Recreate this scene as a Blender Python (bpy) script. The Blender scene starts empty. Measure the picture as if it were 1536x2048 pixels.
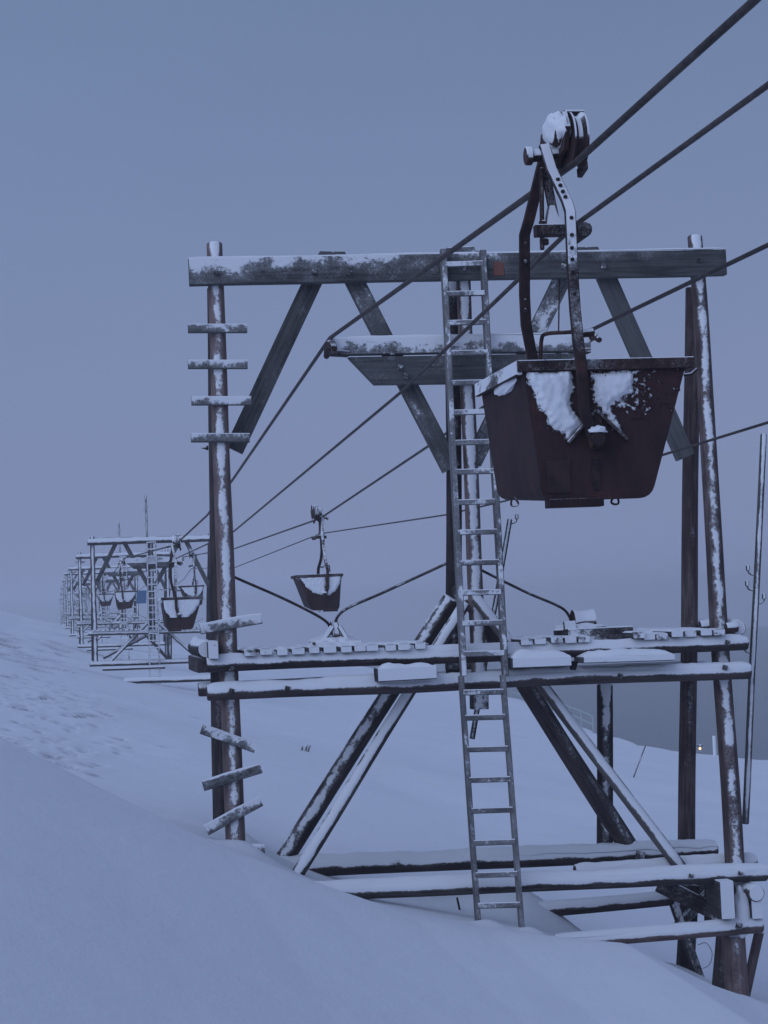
import bpy, bmesh, math, random
import numpy as np
from mathutils import Vector, Matrix, noise as mnoise

random.seed(7)
R = math.radians
sc = bpy.context.scene
COL = sc.collection

# ------------------------------------------------------------------ camera
FPX = 4000.0                     # focal length in pixels of the 1536x2048 picture
PITCH, ROLL = R(2.73), R(2.43)
fwd = Vector((0, math.cos(PITCH), math.sin(PITCH)))
up0 = Vector((0, -math.sin(PITCH), math.cos(PITCH)))
cr = Vector((1, 0, 0)) * math.cos(ROLL) - up0 * math.sin(ROLL)
cu = up0 * math.cos(ROLL) + Vector((1, 0, 0)) * math.sin(ROLL)
camd = bpy.data.cameras.new('camera')
camd.sensor_fit = 'AUTO'; camd.sensor_width = 36.0
camd.lens = FPX / 2048 * 36.0
camd.clip_start = 0.1; camd.clip_end = 6000
cam = bpy.data.objects.new('camera', camd); COL.objects.link(cam)
cam.matrix_world = Matrix(((cr.x, cu.x, -fwd.x, 0), (cr.y, cu.y, -fwd.y, 0), (cr.z, cu.z, -fwd.z, 0), (0, 0, 0, 1)))
sc.camera = cam

def ray(px, py):
    return fwd * FPX + cr * (px - 768) + cu * (1024 - py)
_r = ray(105, 1243)
L = Vector((_r.x, _r.y, 0)).normalized()          # along the ropeway, away from the camera
U = Vector((L.y, -L.x, 0))                        # across it, to the right
Z = Vector((0, 0, 1))
def PB(px, py, b):                                # point of a measured sight line on a cross plane of the line
    d = ray(px, py); return d * (b / d.dot(L))
def PU(px, py, u):                                # ... on a plane along the line
    d = ray(px, py); return d * (u / d.dot(U))
def W3(u, s, z): return U * u + L * s + Z * z

# ------------------------------------------------------------------ materials
def newmat(name):
    m = bpy.data.materials.new(name); m.use_nodes = True
    nt = m.node_tree
    for n in list(nt.nodes): nt.nodes.remove(n)
    out = nt.nodes.new('ShaderNodeOutputMaterial')
    b = nt.nodes.new('ShaderNodeBsdfPrincipled')
    nt.links.new(b.outputs[0], out.inputs[0])
    return m, nt, b
def N(nt, t, **kw):
    n = nt.nodes.new(t)
    for k, v in kw.items(): setattr(n, k, v)
    return n
def val(nt, sock, v):
    if hasattr(v, 'is_linked') or hasattr(v, 'links'): nt.links.new(v, sock)
    else: sock.default_value = v
def MA(nt, op, a, b=None, c=None, clamp=False):
    n = N(nt, 'ShaderNodeMath', operation=op); n.use_clamp = clamp
    val(nt, n.inputs[0], a)
    if b is not None: val(nt, n.inputs[1], b)
    if c is not None: val(nt, n.inputs[2], c)
    return n.outputs[0]
def NOISE(nt, vec, scale, detail=4, rough=.6):
    n = N(nt, 'ShaderNodeTexNoise'); n.inputs['Scale'].default_value = scale
    n.inputs['Detail'].default_value = detail; n.inputs['Roughness'].default_value = rough
    nt.links.new(vec, n.inputs['Vector']); return n.outputs[0]
def MAPV(nt, vec, s):
    n = N(nt, 'ShaderNodeMapping'); n.inputs['Scale'].default_value = s
    nt.links.new(vec, n.inputs['Vector']); return n.outputs[0]
def SS(nt, v, a, b):
    n = N(nt, 'ShaderNodeMapRange', interpolation_type='SMOOTHSTEP')
    nt.links.new(v, n.inputs[0]); n.inputs[1].default_value = a; n.inputs[2].default_value = b
    return n.outputs[0]
def MIX(nt, f, a, b):
    n = N(nt, 'ShaderNodeMix', data_type='RGBA')
    val(nt, n.inputs[0], f); val(nt, n.inputs[6], a); val(nt, n.inputs[7], b)
    return n.outputs[2]
SNOW = (.82, .83, .86, 1)
WIND = (-L * .80 + Z * .58 - U * .06).normalized()   # the side the driven snow came from

def snowed(name, dark, light, rough=.85, bias=0.0, grain=(14, 14, .9), namp=.48, spots=None, metallic=0, pits=0.0):
    """wood or iron with wind-driven snow stuck on the faces turned to the wind and on top"""
    m, nt, b = newmat(name)
    tc = N(nt, 'ShaderNodeTexCoord'); geo = N(nt, 'ShaderNodeNewGeometry')
    inf = N(nt, 'ShaderNodeObjectInfo')
    off = N(nt, 'ShaderNodeVectorMath', operation='ADD'); nt.links.new(tc.outputs['Object'], off.inputs[0])
    rv = N(nt, 'ShaderNodeCombineXYZ'); r100 = MA(nt, 'MULTIPLY', inf.outputs['Random'], 37.0)
    for i in range(3): nt.links.new(r100, rv.inputs[i])
    nt.links.new(rv.outputs[0], off.inputs[1]); P = off.outputs[0]
    g1 = NOISE(nt, MAPV(nt, P, grain), 2.2, 6, .65)
    g2 = NOISE(nt, P, 3.0, 3, .5)
    gg = MA(nt, 'ADD', MA(nt, 'MULTIPLY', g1, .75), MA(nt, 'MULTIPLY', g2, .35))
    tone = MA(nt, 'ADD', gg, MA(nt, 'MULTIPLY', MA(nt, 'SUBTRACT', inf.outputs['Random'], .5), .22))
    col = MIX(nt, SS(nt, tone, .36, .76), dark, light)
    if spots: col = MIX(nt, SS(nt, NOISE(nt, P, 5.5, 5, .7), .52, .68), col, spots)
    # snow
    dp = N(nt, 'ShaderNodeVectorMath', operation='DOT_PRODUCT')
    nt.links.new(geo.outputs['Normal'], dp.inputs[0]); dp.inputs[1].default_value = WIND
    sx = N(nt, 'ShaderNodeSeparateXYZ'); nt.links.new(geo.outputs['Normal'], sx.inputs[0])
    at = N(nt, 'ShaderNodeAttribute', attribute_type='OBJECT', attribute_name='snow')
    a1 = MA(nt, 'MULTIPLY', MA(nt, 'SUBTRACT', dp.outputs['Value'], .735), 2.6)
    a2 = MA(nt, 'MULTIPLY', MA(nt, 'SUBTRACT', sx.outputs[2], .55), 1.2)
    base = MA(nt, 'MAXIMUM', a1, a2)
    base = MA(nt, 'ADD', base, MA(nt, 'ADD', at.outputs['Fac'], bias))
    sp_ = N(nt, 'ShaderNodeSeparateXYZ'); nt.links.new(tc.outputs['Object'], sp_.inputs[0])
    ax_ = N(nt, 'ShaderNodeAttribute', attribute_type='OBJECT', attribute_name='snow_across')
    az_ = N(nt, 'ShaderNodeAttribute', attribute_type='OBJECT', attribute_name='snow_along')
    base = MA(nt, 'ADD', base, MA(nt, 'ADD', MA(nt, 'MULTIPLY', sp_.outputs[0], ax_.outputs['Fac']), MA(nt, 'MULTIPLY', sp_.outputs[2], az_.outputs['Fac'])))
    n1 = NOISE(nt, MAPV(nt, P, (4, 4, 2.2)), 1.6, 2, .5)
    n2 = NOISE(nt, P, 26, 5, .75)
    nn = MA(nt, 'ADD', MA(nt, 'MULTIPLY', MA(nt, 'SUBTRACT', n1, .5), namp * 2.1), MA(nt, 'MULTIPLY', MA(nt, 'SUBTRACT', n2, .5), namp * 1.5))
    raw = MA(nt, 'ADD', base, nn)
    mask = SS(nt, raw, .0, .16)
    # a thin dusting of rime between the crusts
    rime = MA(nt, 'MULTIPLY', SS(nt, MA(nt, 'ADD', MA(nt, 'ADD', raw, .25), MA(nt, 'MULTIPLY', MA(nt, 'SUBTRACT', NOISE(nt, P, 70, 3, .8), .5), 1.1)), .0, .5), .28)
    fac = MA(nt, 'MAXIMUM', mask, rime)
    col = MIX(nt, fac, col, SNOW)
    nt.links.new(col, b.inputs['Base Color'])
    b.inputs['Roughness'].default_value = rough; b.inputs['Metallic'].default_value = metallic
    b.inputs['Specular IOR Level'].default_value = .25
    h = MA(nt, 'ADD', MA(nt, 'MULTIPLY', mask, 1.0), MA(nt, 'MULTIPLY', g1, .35))
    h = MA(nt, 'ADD', h, MA(nt, 'MULTIPLY', n2, .25))
    bp = N(nt, 'ShaderNodeBump'); bp.inputs['Strength'].default_value = .55; bp.inputs['Distance'].default_value = .012
    nt.links.new(h, bp.inputs['Height']); nt.links.new(bp.outputs[0], b.inputs['Normal'])
    return m
M_POLE = snowed('brown_pole_wood', (.050, .035, .036, 1), (.20, .145, .140, 1), namp=.66, bias=-.05)
M_GREY = snowed('grey_sawn_wood', (.040, .040, .041, 1), (.125, .125, .125, 1), grain=(18, 18, .7))
M_DARK = snowed('dark_tarred_wood', (.022, .018, .020, 1), (.085, .066, .068, 1), namp=.55)
M_PALE = snowed('weathered_log', (.038, .032, .033, 1), (.13, .115, .112, 1), bias=.05, namp=.5)
M_IRON = snowed('rusty_iron', (.020, .014, .016, 1), (.060, .034, .033, 1), rough=.75, grain=(5, 5, 5), namp=.5, spots=(.075, .034, .028, 1))
M_TUB = snowed('rusty_tub_plate', (.026, .015, .017, 1), (.054, .028, .029, 1), rough=.8, bias=-.75, grain=(3, 3, 1.4), namp=.3, spots=(.072, .030, .027, 1), pits=1)
M_ROPE = snowed('greased_steel_rope', (.03, .024, .024, 1), (.085, .065, .062, 1), rough=.6, bias=-.55, grain=(6, 6, 6), namp=.2)
M_GALV = snowed('frosted_ladder_wood', (.075, .072, .076, 1), (.19, .186, .19, 1), bias=.06, grain=(20, 20, 2))
M_BOLT = snowed('black_bolt', (.015, .014, .016, 1), (.05, .045, .045, 1), bias=-.35)

def plain(name, c, rough=.8, metallic=0):
    m, nt, b = newmat(name)
    tc = N(nt, 'ShaderNodeTexCoord')
    n = NOISE(nt, tc.outputs['Object'], 9, 5)
    col = MIX(nt, n, tuple(x * .75 for x in c[:3]) + (1,), tuple(min(1, x * 1.2) for x in c[:3]) + (1,))
    nt.links.new(col, b.inputs['Base Color']); b.inputs['Roughness'].default_value = rough
    b.inputs['Metallic'].default_value = metallic
    return m
m, nt, b = newmat('snow_crust_on_iron'); M_CRUST = m
tc = N(nt, 'ShaderNodeTexCoord'); P = tc.outputs['Object']
cv = N(nt, 'ShaderNodeAttribute', attribute_type='GEOMETRY', attribute_name='cover')
nf = MA(nt, 'ADD', MA(nt, 'MULTIPLY', MA(nt, 'SUBTRACT', NOISE(nt, P, 95, 4, .75), .5), .075), MA(nt, 'MULTIPLY', MA(nt, 'SUBTRACT', NOISE(nt, P, 30, 3, .6), .5), .05))
cm = SS(nt, MA(nt, 'ADD', cv.outputs['Fac'], nf), -.003, .007)
nt.links.new(MIX(nt, cm, MIX(nt, NOISE(nt, P, 6, 4), (.026, .015, .017, 1), (.050, .026, .027, 1)), SNOW), b.inputs['Base Color'])
b.inputs['Roughness'].default_value = .88; b.inputs['Specular IOR Level'].default_value = .2
bp = N(nt, 'ShaderNodeBump'); bp.inputs['Strength'].default_value = .5; bp.inputs['Distance'].default_value = .01
nt.links.new(MA(nt, 'ADD', cm, MA(nt, 'MULTIPLY', NOISE(nt, P, 45, 4, .6), .8)), bp.inputs['Height']); nt.links.new(bp.outputs[0], b.inputs['Normal'])
M_BLUE = plain('blue_paint', (.05, .14, .28))
M_ORANGE = plain('orange_rust_paint', (.22, .085, .06))
M_GREEN = plain('pale_rail_paint', (.38, .46, .46))
M_GRASS = plain('dead_grass', (.07, .055, .045))

def snowmat(name, ground=False):
    m, nt, b = newmat(name)
    tc = N(nt, 'ShaderNodeTexCoord'); P = tc.outputs['Object']
    b.inputs['Roughness'].default_value = .9; b.inputs['Specular IOR Level'].default_value = .15
    n = NOISE(nt, P, 1.3 if ground else 6, 4)
    col = MIX(nt, n, (.79, .80, .83, 1), (.86, .87, .89, 1))
    if ground:
        th = N(nt, 'ShaderNodeAttribute', attribute_type='GEOMETRY', attribute_name='thin')  # shade of the pits, painted into the snow colour; not a snow depth
        pit_shade = MA(nt, 'MULTIPLY', th.outputs['Fac'], SS(nt, NOISE(nt, P, 7.5, 6, .7), .40, .62))
        col = MIX(nt, MA(nt, 'MULTIPLY', pit_shade, .95, clamp=True), col, (.17, .17, .19, 1))
    nt.links.new(col, b.inputs['Base Color'])
    h = MA(nt, 'ADD', MA(nt, 'MULTIPLY', NOISE(nt, MAPV(nt, P, (1, .45, 1)) if ground else P, 3.2 if ground else 18, 6, .62), 1.6 if ground else 1.0), MA(nt, 'MULTIPLY', NOISE(nt, P, 60, 3, .6), .25))
    bp = N(nt, 'ShaderNodeBump'); bp.inputs['Strength'].default_value = .38 if ground else .45; bp.inputs['Distance'].default_value = .03 if ground else .015
    nt.links.new(h, bp.inputs['Height']); nt.links.new(bp.outputs[0], b.inputs['Normal'])
    return m
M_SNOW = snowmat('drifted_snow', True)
M_CAP = snowmat('settled_snow')

# ------------------------------------------------------------------ object helpers
WM = {}                                           # world matrix of every object made here
def link(o, world, parent=None):
    COL.objects.link(o); WM[o.name] = world
    if parent is not None:
        o.parent = parent; o.matrix_local = WM[parent.name].inverted() @ world
    else: o.matrix_world = world
    return o
def thing(name, loc, label, cat, group=None):
    o = bpy.data.objects.new(name, None); o.empty_display_size = .3
    link(o, Matrix.Translation(loc)); tag(o, label, cat, group); return o
def tag(o, label, cat, group=None):
    o['label'] = label; o['category'] = cat
    if group: o['group'] = group
    return o
def build(name, bm, mat, parent=None, world=None, smooth=True, sharp=40, snow=0.0):
    bmesh.ops.recalc_face_normals(bm, faces=bm.faces)
    me = bpy.data.meshes.new(name); 
    if smooth:
        for f in bm.faces: f.smooth = True
        lim = R(sharp)
        for e in bm.edges:
            if len(e.link_faces) == 2 and e.calc_face_angle(0) > lim: e.smooth = False
    bm.to_mesh(me); bm.free(); me.materials.append(mat)
    o = bpy.data.objects.new(name, me)
    o['snow'] = float(snow)
    return link(o, world or Matrix(), parent)
def axis_frame(p0, p1, hint):
    """z along p0->p1, x as near hint as possible"""
    z = (p1 - p0).normalized(); y = z.cross(hint).normalized(); x = y.cross(z)
    return Matrix(((x.x, y.x, z.x, p0.x), (x.y, y.y, z.y, p0.y), (x.z, y.z, z.z, p0.z), (0, 0, 0, 1)))

def ring_loft(bm, rings, cap=True):
    vs = [[bm.verts.new(p) for p in r] for r in rings]
    n = len(vs[0])
    for a, b in zip(vs, vs[1:]):
        for i in range(n): bm.faces.new((a[i], a[(i + 1) % n], b[(i + 1) % n], b[i]))
    if cap:
        bm.faces.new(vs[0][::-1]); bm.faces.new(vs[-1])
    return vs

def log(name, p0, p1, r0, r1, mat, parent, seg=16, snow=0.0, wob=.03, step=.22):
    Ln = (p1 - p0).length; n = max(2, int(Ln / step))
    M = axis_frame(p0, p1, -L if abs((p1 - p0).normalized().dot(L)) < .9 else U)
    sd = Vector((random.random() * 90, random.random() * 90, 0))
    rings = []
    ts = [0, .012 / Ln] + [i / n for i in range(1, n)] + [1 - .012 / Ln, 1]
    for k, t in enumerate(ts):
        r = r0 + (r1 - r0) * t
        if k in (0, len(ts) - 1): r *= .88
        cx = mnoise.noise(sd + Vector((0, 0, t * Ln * .6))) * wob * .6
        cy = mnoise.noise(sd + Vector((9, 0, t * Ln * .6))) * wob * .6
        rings.append([Vector((cx + r * math.cos(a) * (1 + wob * mnoise.noise(sd + Vector((math.cos(a), math.sin(a), t * Ln)))),
                              cy + r * math.sin(a) * (1 + wob * mnoise.noise(sd + Vector((math.cos(a), math.sin(a), t * Ln)))), t * Ln))
                      for a in (2 * math.pi * i / seg for i in range(seg))])
    bm = bmesh.new(); ring_loft(bm, rings)
    return build(name, bm, mat, parent, M, snow=snow)

def plank(name, p0, p1, w, t, hint, mat, parent, snow=0.0, bev=.008, warp=.006, step=.3):
    """bar of width w along hint and thickness t across it"""
    Ln = (p1 - p0).length; n = max(1, int(Ln / step))
    M = axis_frame(p0, p1, hint)
    sd = random.random() * 90
    hw, ht = w / 2, t / 2; c = min(bev, hw * .4, ht * .4)
    prof = [(-hw + c, -ht), (hw - c, -ht), (hw, -ht + c), (hw, ht - c), (hw - c, ht), (-hw + c, ht), (-hw, ht - c), (-hw, -ht + c)]
    rings = []
    for i in range(n + 1):
        z = Ln * i / n
        dx = mnoise.noise(Vector((sd, 0, z * .7))) * warp; dy = mnoise.noise(Vector((sd, 5, z * .7))) * warp
        rings.append([Vector((x + dx, y + dy, z)) for x, y in prof])
    bm = bmesh.new(); ring_loft(bm, rings)
    return build(name, bm, mat, parent, M, snow=snow, sharp=30)

def tube(name, pts, r, mat, parent=None, seg=8, snow=0.0, smooth_n=0, local=None):
    """round bar through points; its own origin at the first point"""
    pts = [Vector(p) for p in pts]
    if smooth_n: pts = catmull(pts, smooth_n)
    o0 = pts[0].copy(); pts = [p - o0 for p in pts]
    rings = tube_rings(pts, r, seg)
    bm = bmesh.new(); ring_loft(bm, rings)
    return build(name, bm, mat, parent, Matrix.Translation(o0), snow=snow)
def tube_rings(pts, r, seg):
    rings = []; x = None
    for i, p in enumerate(pts):
        t = (pts[min(i + 1, len(pts) - 1)] - pts[max(i - 1, 0)]).normalized()
        if x is None: x = t.orthogonal().normalized()
        x = (x - t * x.dot(t)).normalized(); y = t.cross(x)
        rr = r[i] if isinstance(r, (list, tuple)) else r
        rings.append([p + (x * math.cos(a) + y * math.sin(a)) * rr for a in (2 * math.pi * k / seg for k in range(seg))])
    return rings
def catmull(p, n):
    q = [p[0]] + list(p) + [p[-1]]; out = []
    for i in range(1, len(q) - 2):
        for k in range(n):
            t = k / n; a, b, c, d = q[i - 1], q[i], q[i + 1], q[i + 2]
            out.append(.5 * ((2 * b) + (c - a) * t + (2 * a - 5 * b + 4 * c - d) * t * t + (3 * b - a - 3 * c + d) * t ** 3))
    out.append(p[-1]); return out

def prism(name, poly, ax, ay, depth_vec, mat, parent, snow=0.0, bev=.006, origin=None):
    """polygon given as world points, pushed back along depth_vec"""
    o0 = origin or poly[0]
    M = axis_frame(o0, o0 + U, Z); Mi = M.inverted()
    bm = bmesh.new()
    a = [bm.verts.new(Mi @ p) for p in poly]; b = [bm.verts.new(Mi @ (p + depth_vec)) for p in poly]
    n = len(a)
    bm.faces.new(a); bm.faces.new(b[::-1])
    for i in range(n): bm.faces.new((a[i], a[(i + 1) % n], b[(i + 1) % n], b[i]))
    if bev: bmesh.ops.bevel(bm, geom=list(bm.edges), offset=bev, segments=2, affect='EDGES', profile=.6)
    return build(name, bm, mat, parent, M, snow=snow, sharp=35)

def cyl(name, p0, p1, r, mat, parent, seg=14, snow=0.0, bev=.006):
    M = axis_frame(p0, p1, Z if abs((p1 - p0).normalized().z) < .9 else U)
    Ln = (p1 - p0).length; b = min(bev, Ln * .3, r * .4)
    prof = [(r - b, 0), (r, b), (r, Ln - b), (r - b, Ln)]
    rings = [[Vector((q * math.cos(a), q * math.sin(a), z)) for a in (2 * math.pi * k / seg for k in range(seg))] for q, z in prof]
    bm = bmesh.new(); ring_loft(bm, rings)
    return build(name, bm, mat, parent, M, snow=snow)

def snow_cap(p0, p1, r, h, parent, flat=False, name='snow_cap', step=.05, seed=None):
    """settled snow along the top of a beam: lumpy, thinning at the ends and here and there blown off"""
    Ln = (p1 - p0).length; n = max(4, int(Ln / step))
    z = (p1 - p0).normalized(); side = z.cross(Z).normalized(); upv = side.cross(z)
    M = Matrix(((side.x, upv.x, z.x, p0.x), (side.y, upv.y, z.y, p0.y), (side.z, upv.z, z.z, p0.z), (0, 0, 0, 1)))
    sd = Vector((random.random() * 90, random.random() * 90, 0)); K = 9
    bm = bmesh.new(); top = []; bot = []
    for i in range(n + 1):
        t = i / n; e = min(1, min(t, 1 - t) * Ln / .10)
        hh = .72 * h * (e ** .5) * max(.06, .85 + .9 * mnoise.noise(sd + Vector((0, 0, t * Ln * 1.1))) + .35 * mnoise.noise(sd + Vector((0, 3, t * Ln * 6))) + .2 * mnoise.noise(sd + Vector((0, 8, t * Ln * 17))))
        tr, br = [], []
        for k in range(K):
            x = (-1 + 2 * k / (K - 1)); wx = .82 * r * (1 + .16 * mnoise.noise(sd + Vector((x, 7, t * Ln * 5))))
            X = x * wx
            base = r if flat else math.sqrt(max(0, r * r - min(X * X, r * r * .98)))
            base -= .006
            tr.append(bm.verts.new((X, base + .004 + hh * max(0, 1 - abs(x) ** (5 if flat else 2.6)), t * Ln)))
            br.append(bm.verts.new((X, base - .004, t * Ln)))
        top.append(tr); bot.append(br)
    for i in range(n):
        for k in range(K - 1):
            bm.faces.new((top[i][k], top[i][k + 1], top[i + 1][k + 1], top[i + 1][k]))
            bm.faces.new((bot[i][k], bot[i + 1][k], bot[i + 1][k + 1], bot[i][k + 1]))
        for k in (0, K - 1): bm.faces.new((top[i][k], top[i + 1][k], bot[i + 1][k], bot[i][k]))
    for i in (0, n):
        for k in range(K - 1): bm.faces.new((top[i][k], top[i][k + 1], bot[i][k + 1], bot[i][k]))
    return build(name, bm, M_CAP, parent, M, sharp=75)

def bolt(p, r, parent, name='bolt', ax=None):
    ax = ax or -L
    M = axis_frame(p, p + ax * .05, Z)
    bm = bmesh.new()
    for (n, rad, z0, z1) in ((4, r * 1.5, -.012, .008), (6, r * .95, .008, .03), (8, r * .5, .03, .055)):
        ring_loft(bm, [[Vector((rad * math.cos(2 * math.pi * k / n + .5), rad * math.sin(2 * math.pi * k / n + .5), z)) for k in range(n)] for z in (z0, z1)])
    return build(name, bm, M_BOLT, parent, M, snow=.15)

# ------------------------------------------------------------------ terrain
def _h(ix, iy, sd):
    n = (ix.astype(np.int64) * 374761393 + iy.astype(np.int64) * 668265263 + sd * 1442695041) & 0x7fffffff
    n = ((n ^ (n >> 13)) * 1274126177) & 0x7fffffff
    return ((n ^ (n >> 16)) & 0xffff) / 32767.5 - 1
def vn(x, y, sd=1):
    ix, iy = np.floor(x), np.floor(y); fx, fy = x - ix, y - iy
    fx = fx * fx * fx * (fx * (fx * 6 - 15) + 10); fy = fy * fy * fy * (fy * (fy * 6 - 15) + 10)
    a, b, c, d = _h(ix, iy, sd), _h(ix + 1, iy, sd), _h(ix, iy + 1, sd), _h(ix + 1, iy + 1, sd)
    return (a * (1 - fx) + b * fx) * (1 - fy) + (c * (1 - fx) + d * fx) * fy
def ss(x, a, b):
    t = np.clip((x - a) / (b - a), 0, 1); return t * t * (3 - 2 * t)
RISE_S = [0, 86, 117, 158, 195, 235, 275, 340, 700]
RISE_Z = [0, 0, .38, .75, 1.2, 1.4, 1.35, 1.0, 0]
CREST_U = [-12, -3, -.45, .4, 1.44, 2.19, 3.07, 3.8, 4.4, 5.05, 5.87, 6.65, 9, 14, 40]
CREST_Z = [4.0, .15, -1.02, -1.50, -2.06, -2.40, -2.76, -2.97, -3.06, -3.145, -3.59, -3.91, -4.8, -6.2, -12.]
EDGE_R, EDGE_S = [-.2, .0, .12, .18, .23, .26, .295, .40, .8], [900, 600, 430, 300, 168, 124, 92, 97, 120]
prs = random.Random(11)
MOUNDS = [(20.5, 4.7, .55, .30), (19.35, 1.78, .22, .10), (18.85, 4.02, .16, .07), (18.9, 4.42, .16, .07), (20.7, 1.75, .3, .12), (19.2, 6.62, .28, .10), (20.3, 6.3, .4, .12)]
PITS = []
for _ in range(230):
    s_ = prs.uniform(25, 62); u_ = prs.gauss(-.5, 1.1) * s_ / 40 + .2
    PITS.append((s_, u_, prs.uniform(.05, .17), prs.uniform(.04, .16)))
for _ in range(50):
    s_ = prs.uniform(70, 130); PITS.append((s_, prs.uniform(-3.5, .9), prs.uniform(.3, .7), prs.uniform(.1, .3)))
def edge(rr):
    se = np.interp(rr, EDGE_R, EDGE_S)
    return se * (1 + .05 * vn(rr * 40, rr * 0 + 3, 5))
def ground(s, u):
    s = np.asarray(s, float); u = np.asarray(u, float)
    # hillside: a tilted bench that falls to the fjord on the right
    z = -1.80 - .245 * np.clip(u, -3, 6) - .18 * np.maximum(u - 6, 0) - .36 * np.minimum(u + 3, 0)
    z = z + np.interp(s, RISE_S, RISE_Z)
    z = z - (.30 * ss(u, 1.3, 3.0) + .42 * ss(u, 4.4, 7.0)) * np.exp(-(np.maximum(np.abs(s - 20.6) - 1.6, 0) / 2.2) ** 2)
    rr = u / np.maximum(s, 20)
    se = edge(rr)
    dd = np.maximum(s - se, 0); z = z - np.minimum(.012 * dd * dd, .42 * dd)
    lump = ss(s, 23, 34)
    z = z + lump * (.10 * vn(s / 7, u / 3.5, 2) + .025 * vn(s / 2.2, u / 1.1, 3) + .02 * vn(s / .9, u / .45, 4) * ss(-u, -4, 0))
    z = z + ss(s, 60, 130) * .35 * vn(s / 30, u / 13, 6)
    # bank of drifted snow in front of the first trestle
    zc = np.interp(u, CREST_U, CREST_Z)
    k = ss(u, -1.0, 5.0)
    zf = zc - (.42 + .1 * k) * (1 - np.clip(s, -20, 17.6) / 17.6) - .02 * np.maximum(s - 17.6, 0) ** 2
    zf = zf + .018 * vn(s / 1.6 + 3, u / .8, 9) * np.clip((17.6 - s) / 2, 0, 1) + .03 * vn(s / 4 + 3, u / 2.1, 8) * np.clip((17.8 - s) / 3, 0, 1)
    wend = 19.0 + 7.0 * ss(-u, -1.2, .6)
    w = ss(s, 17.7, wend)
    z = zf * (1 - w) + z * w
    for (ms, mu, mr, mh) in MOUNDS: z = z + mh * np.exp(-((s - ms) ** 2 + (u - mu) ** 2) / mr ** 2)
    for (ps, pu, pr, pd) in PITS:
        if z.size < 50:
            z = z - pd * np.exp(-(((s - ps) / (pr * 2.2)) ** 2 + ((u - pu) / pr) ** 2))
    return z
def gz(s, u): return float(ground(np.array([s]), np.array([u]))[0])
def hit(px, py, s0=15.0, s1=700.0):
    d = ray(px, py); d = d / d.dot(L); s = s0
    while s < s1:
        p = d * s
        if p.z <= gz(s, p.dot(U)): return p
        s *= 1.004
    return d * s0

def make_ground():
    t = np.concatenate([np.linspace(-4, -.5, 12), np.linspace(-.45, -.075, 24), np.arange(-.065, .40, .0015), np.linspace(.41, .9, 28), np.linspace(1.0, 4, 12)])
    s = np.concatenate([np.linspace(-22, 6.5, 24), 7 * 1.0062 ** np.arange(0, 350), 61 * 1.0125 ** np.arange(0, 232)])
    S, T = np.meshgrid(s, t, indexing='ij')
    Uu = T * np.maximum(S, 7)
    Zz = ground(S, Uu)
    for (ps, pu, pr, pd) in PITS:
        i0, i1 = np.searchsorted(s, ps - 6 * pr), np.searchsorted(s, ps + 6 * pr)
        a, b = S[i0:i1], Uu[i0:i1]
        rim = np.exp(-(((a - ps) / (pr * 2.2)) ** 2 + ((b - pu) / pr) ** 2))
        rim2 = np.exp(-(((a - ps) / (pr * 3.6)) ** 2 + ((b - pu) / (pr * 1.7)) ** 2))
        Zz[i0:i1] += pd * (.45 * rim2 - 1.1 * rim)
    PIT_SHADE = np.zeros_like(Zz)  # weight of the dark tone painted in each pit as its shade
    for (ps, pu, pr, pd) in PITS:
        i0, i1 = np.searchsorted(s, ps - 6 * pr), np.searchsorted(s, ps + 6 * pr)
        PIT_SHADE[i0:i1] += min(1.2, .3 + pd * 7) * np.exp(-(((S[i0:i1] - ps) / (pr * 2.0)) ** 2 + ((Uu[i0:i1] - pu) / (pr * .9)) ** 2))
    V = np.stack([Uu * U.x + S * L.x, Uu * U.y + S * L.y, Zz], -1).reshape(-1, 3)
    nr, nc = S.shape
    idx = np.arange(nr * nc).reshape(nr, nc)
    F = np.stack([idx[:-1, :-1], idx[:-1, 1:], idx[1:, 1:], idx[1:, :-1]], -1).reshape(-1, 4)
    me = bpy.data.meshes.new('snow_ground')
    me.vertices.add(len(V)); me.vertices.foreach_set('co', V.ravel())
    me.loops.add(F.size); me.loops.foreach_set('vertex_index', F.ravel().astype(np.int32))
    me.polygons.add(len(F)); me.polygons.foreach_set('loop_start', np.arange(0, F.size, 4, dtype=np.int32))
    me.polygons.foreach_set('use_smooth', np.ones(len(F), bool))
    me.update(); me.validate(); me.materials.append(M_SNOW)
    at_ = me.attributes.new('thin', 'FLOAT', 'POINT'); at_.data.foreach_set('value', PIT_SHADE.reshape(-1).astype(np.float32))  # attribute carries the painted pit shade to the material
    o = bpy.data.objects.new('snow_ground', me); o['kind'] = 'structure'; COL.objects.link(o)
    if me.polygons[len(me.polygons) // 2].normal.z < 0: me.flip_normals()
make_ground()

# the fjord
m, nt, b = newmat('fjord_water')
b.inputs['Base Color'].default_value = (.012, .02, .028, 1); b.inputs['Roughness'].default_value = .22
tc = N(nt, 'ShaderNodeTexCoord')
hh = NOISE(nt, tc.outputs['Object'], .35, 5)
bp = N(nt, 'ShaderNodeBump'); bp.inputs['Strength'].default_value = .5; bp.inputs['Distance'].default_value = .6
nt.links.new(hh, bp.inputs['Height']); nt.links.new(bp.outputs[0], b.inputs['Normal'])
bm = bmesh.new(); bmesh.ops.create_grid(bm, x_segments=8, y_segments=8, size=1250)
o = build('sea_water', bm, m, None, Matrix.Translation((0, 0, -22)), smooth=False); o['kind'] = 'structure'

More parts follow.
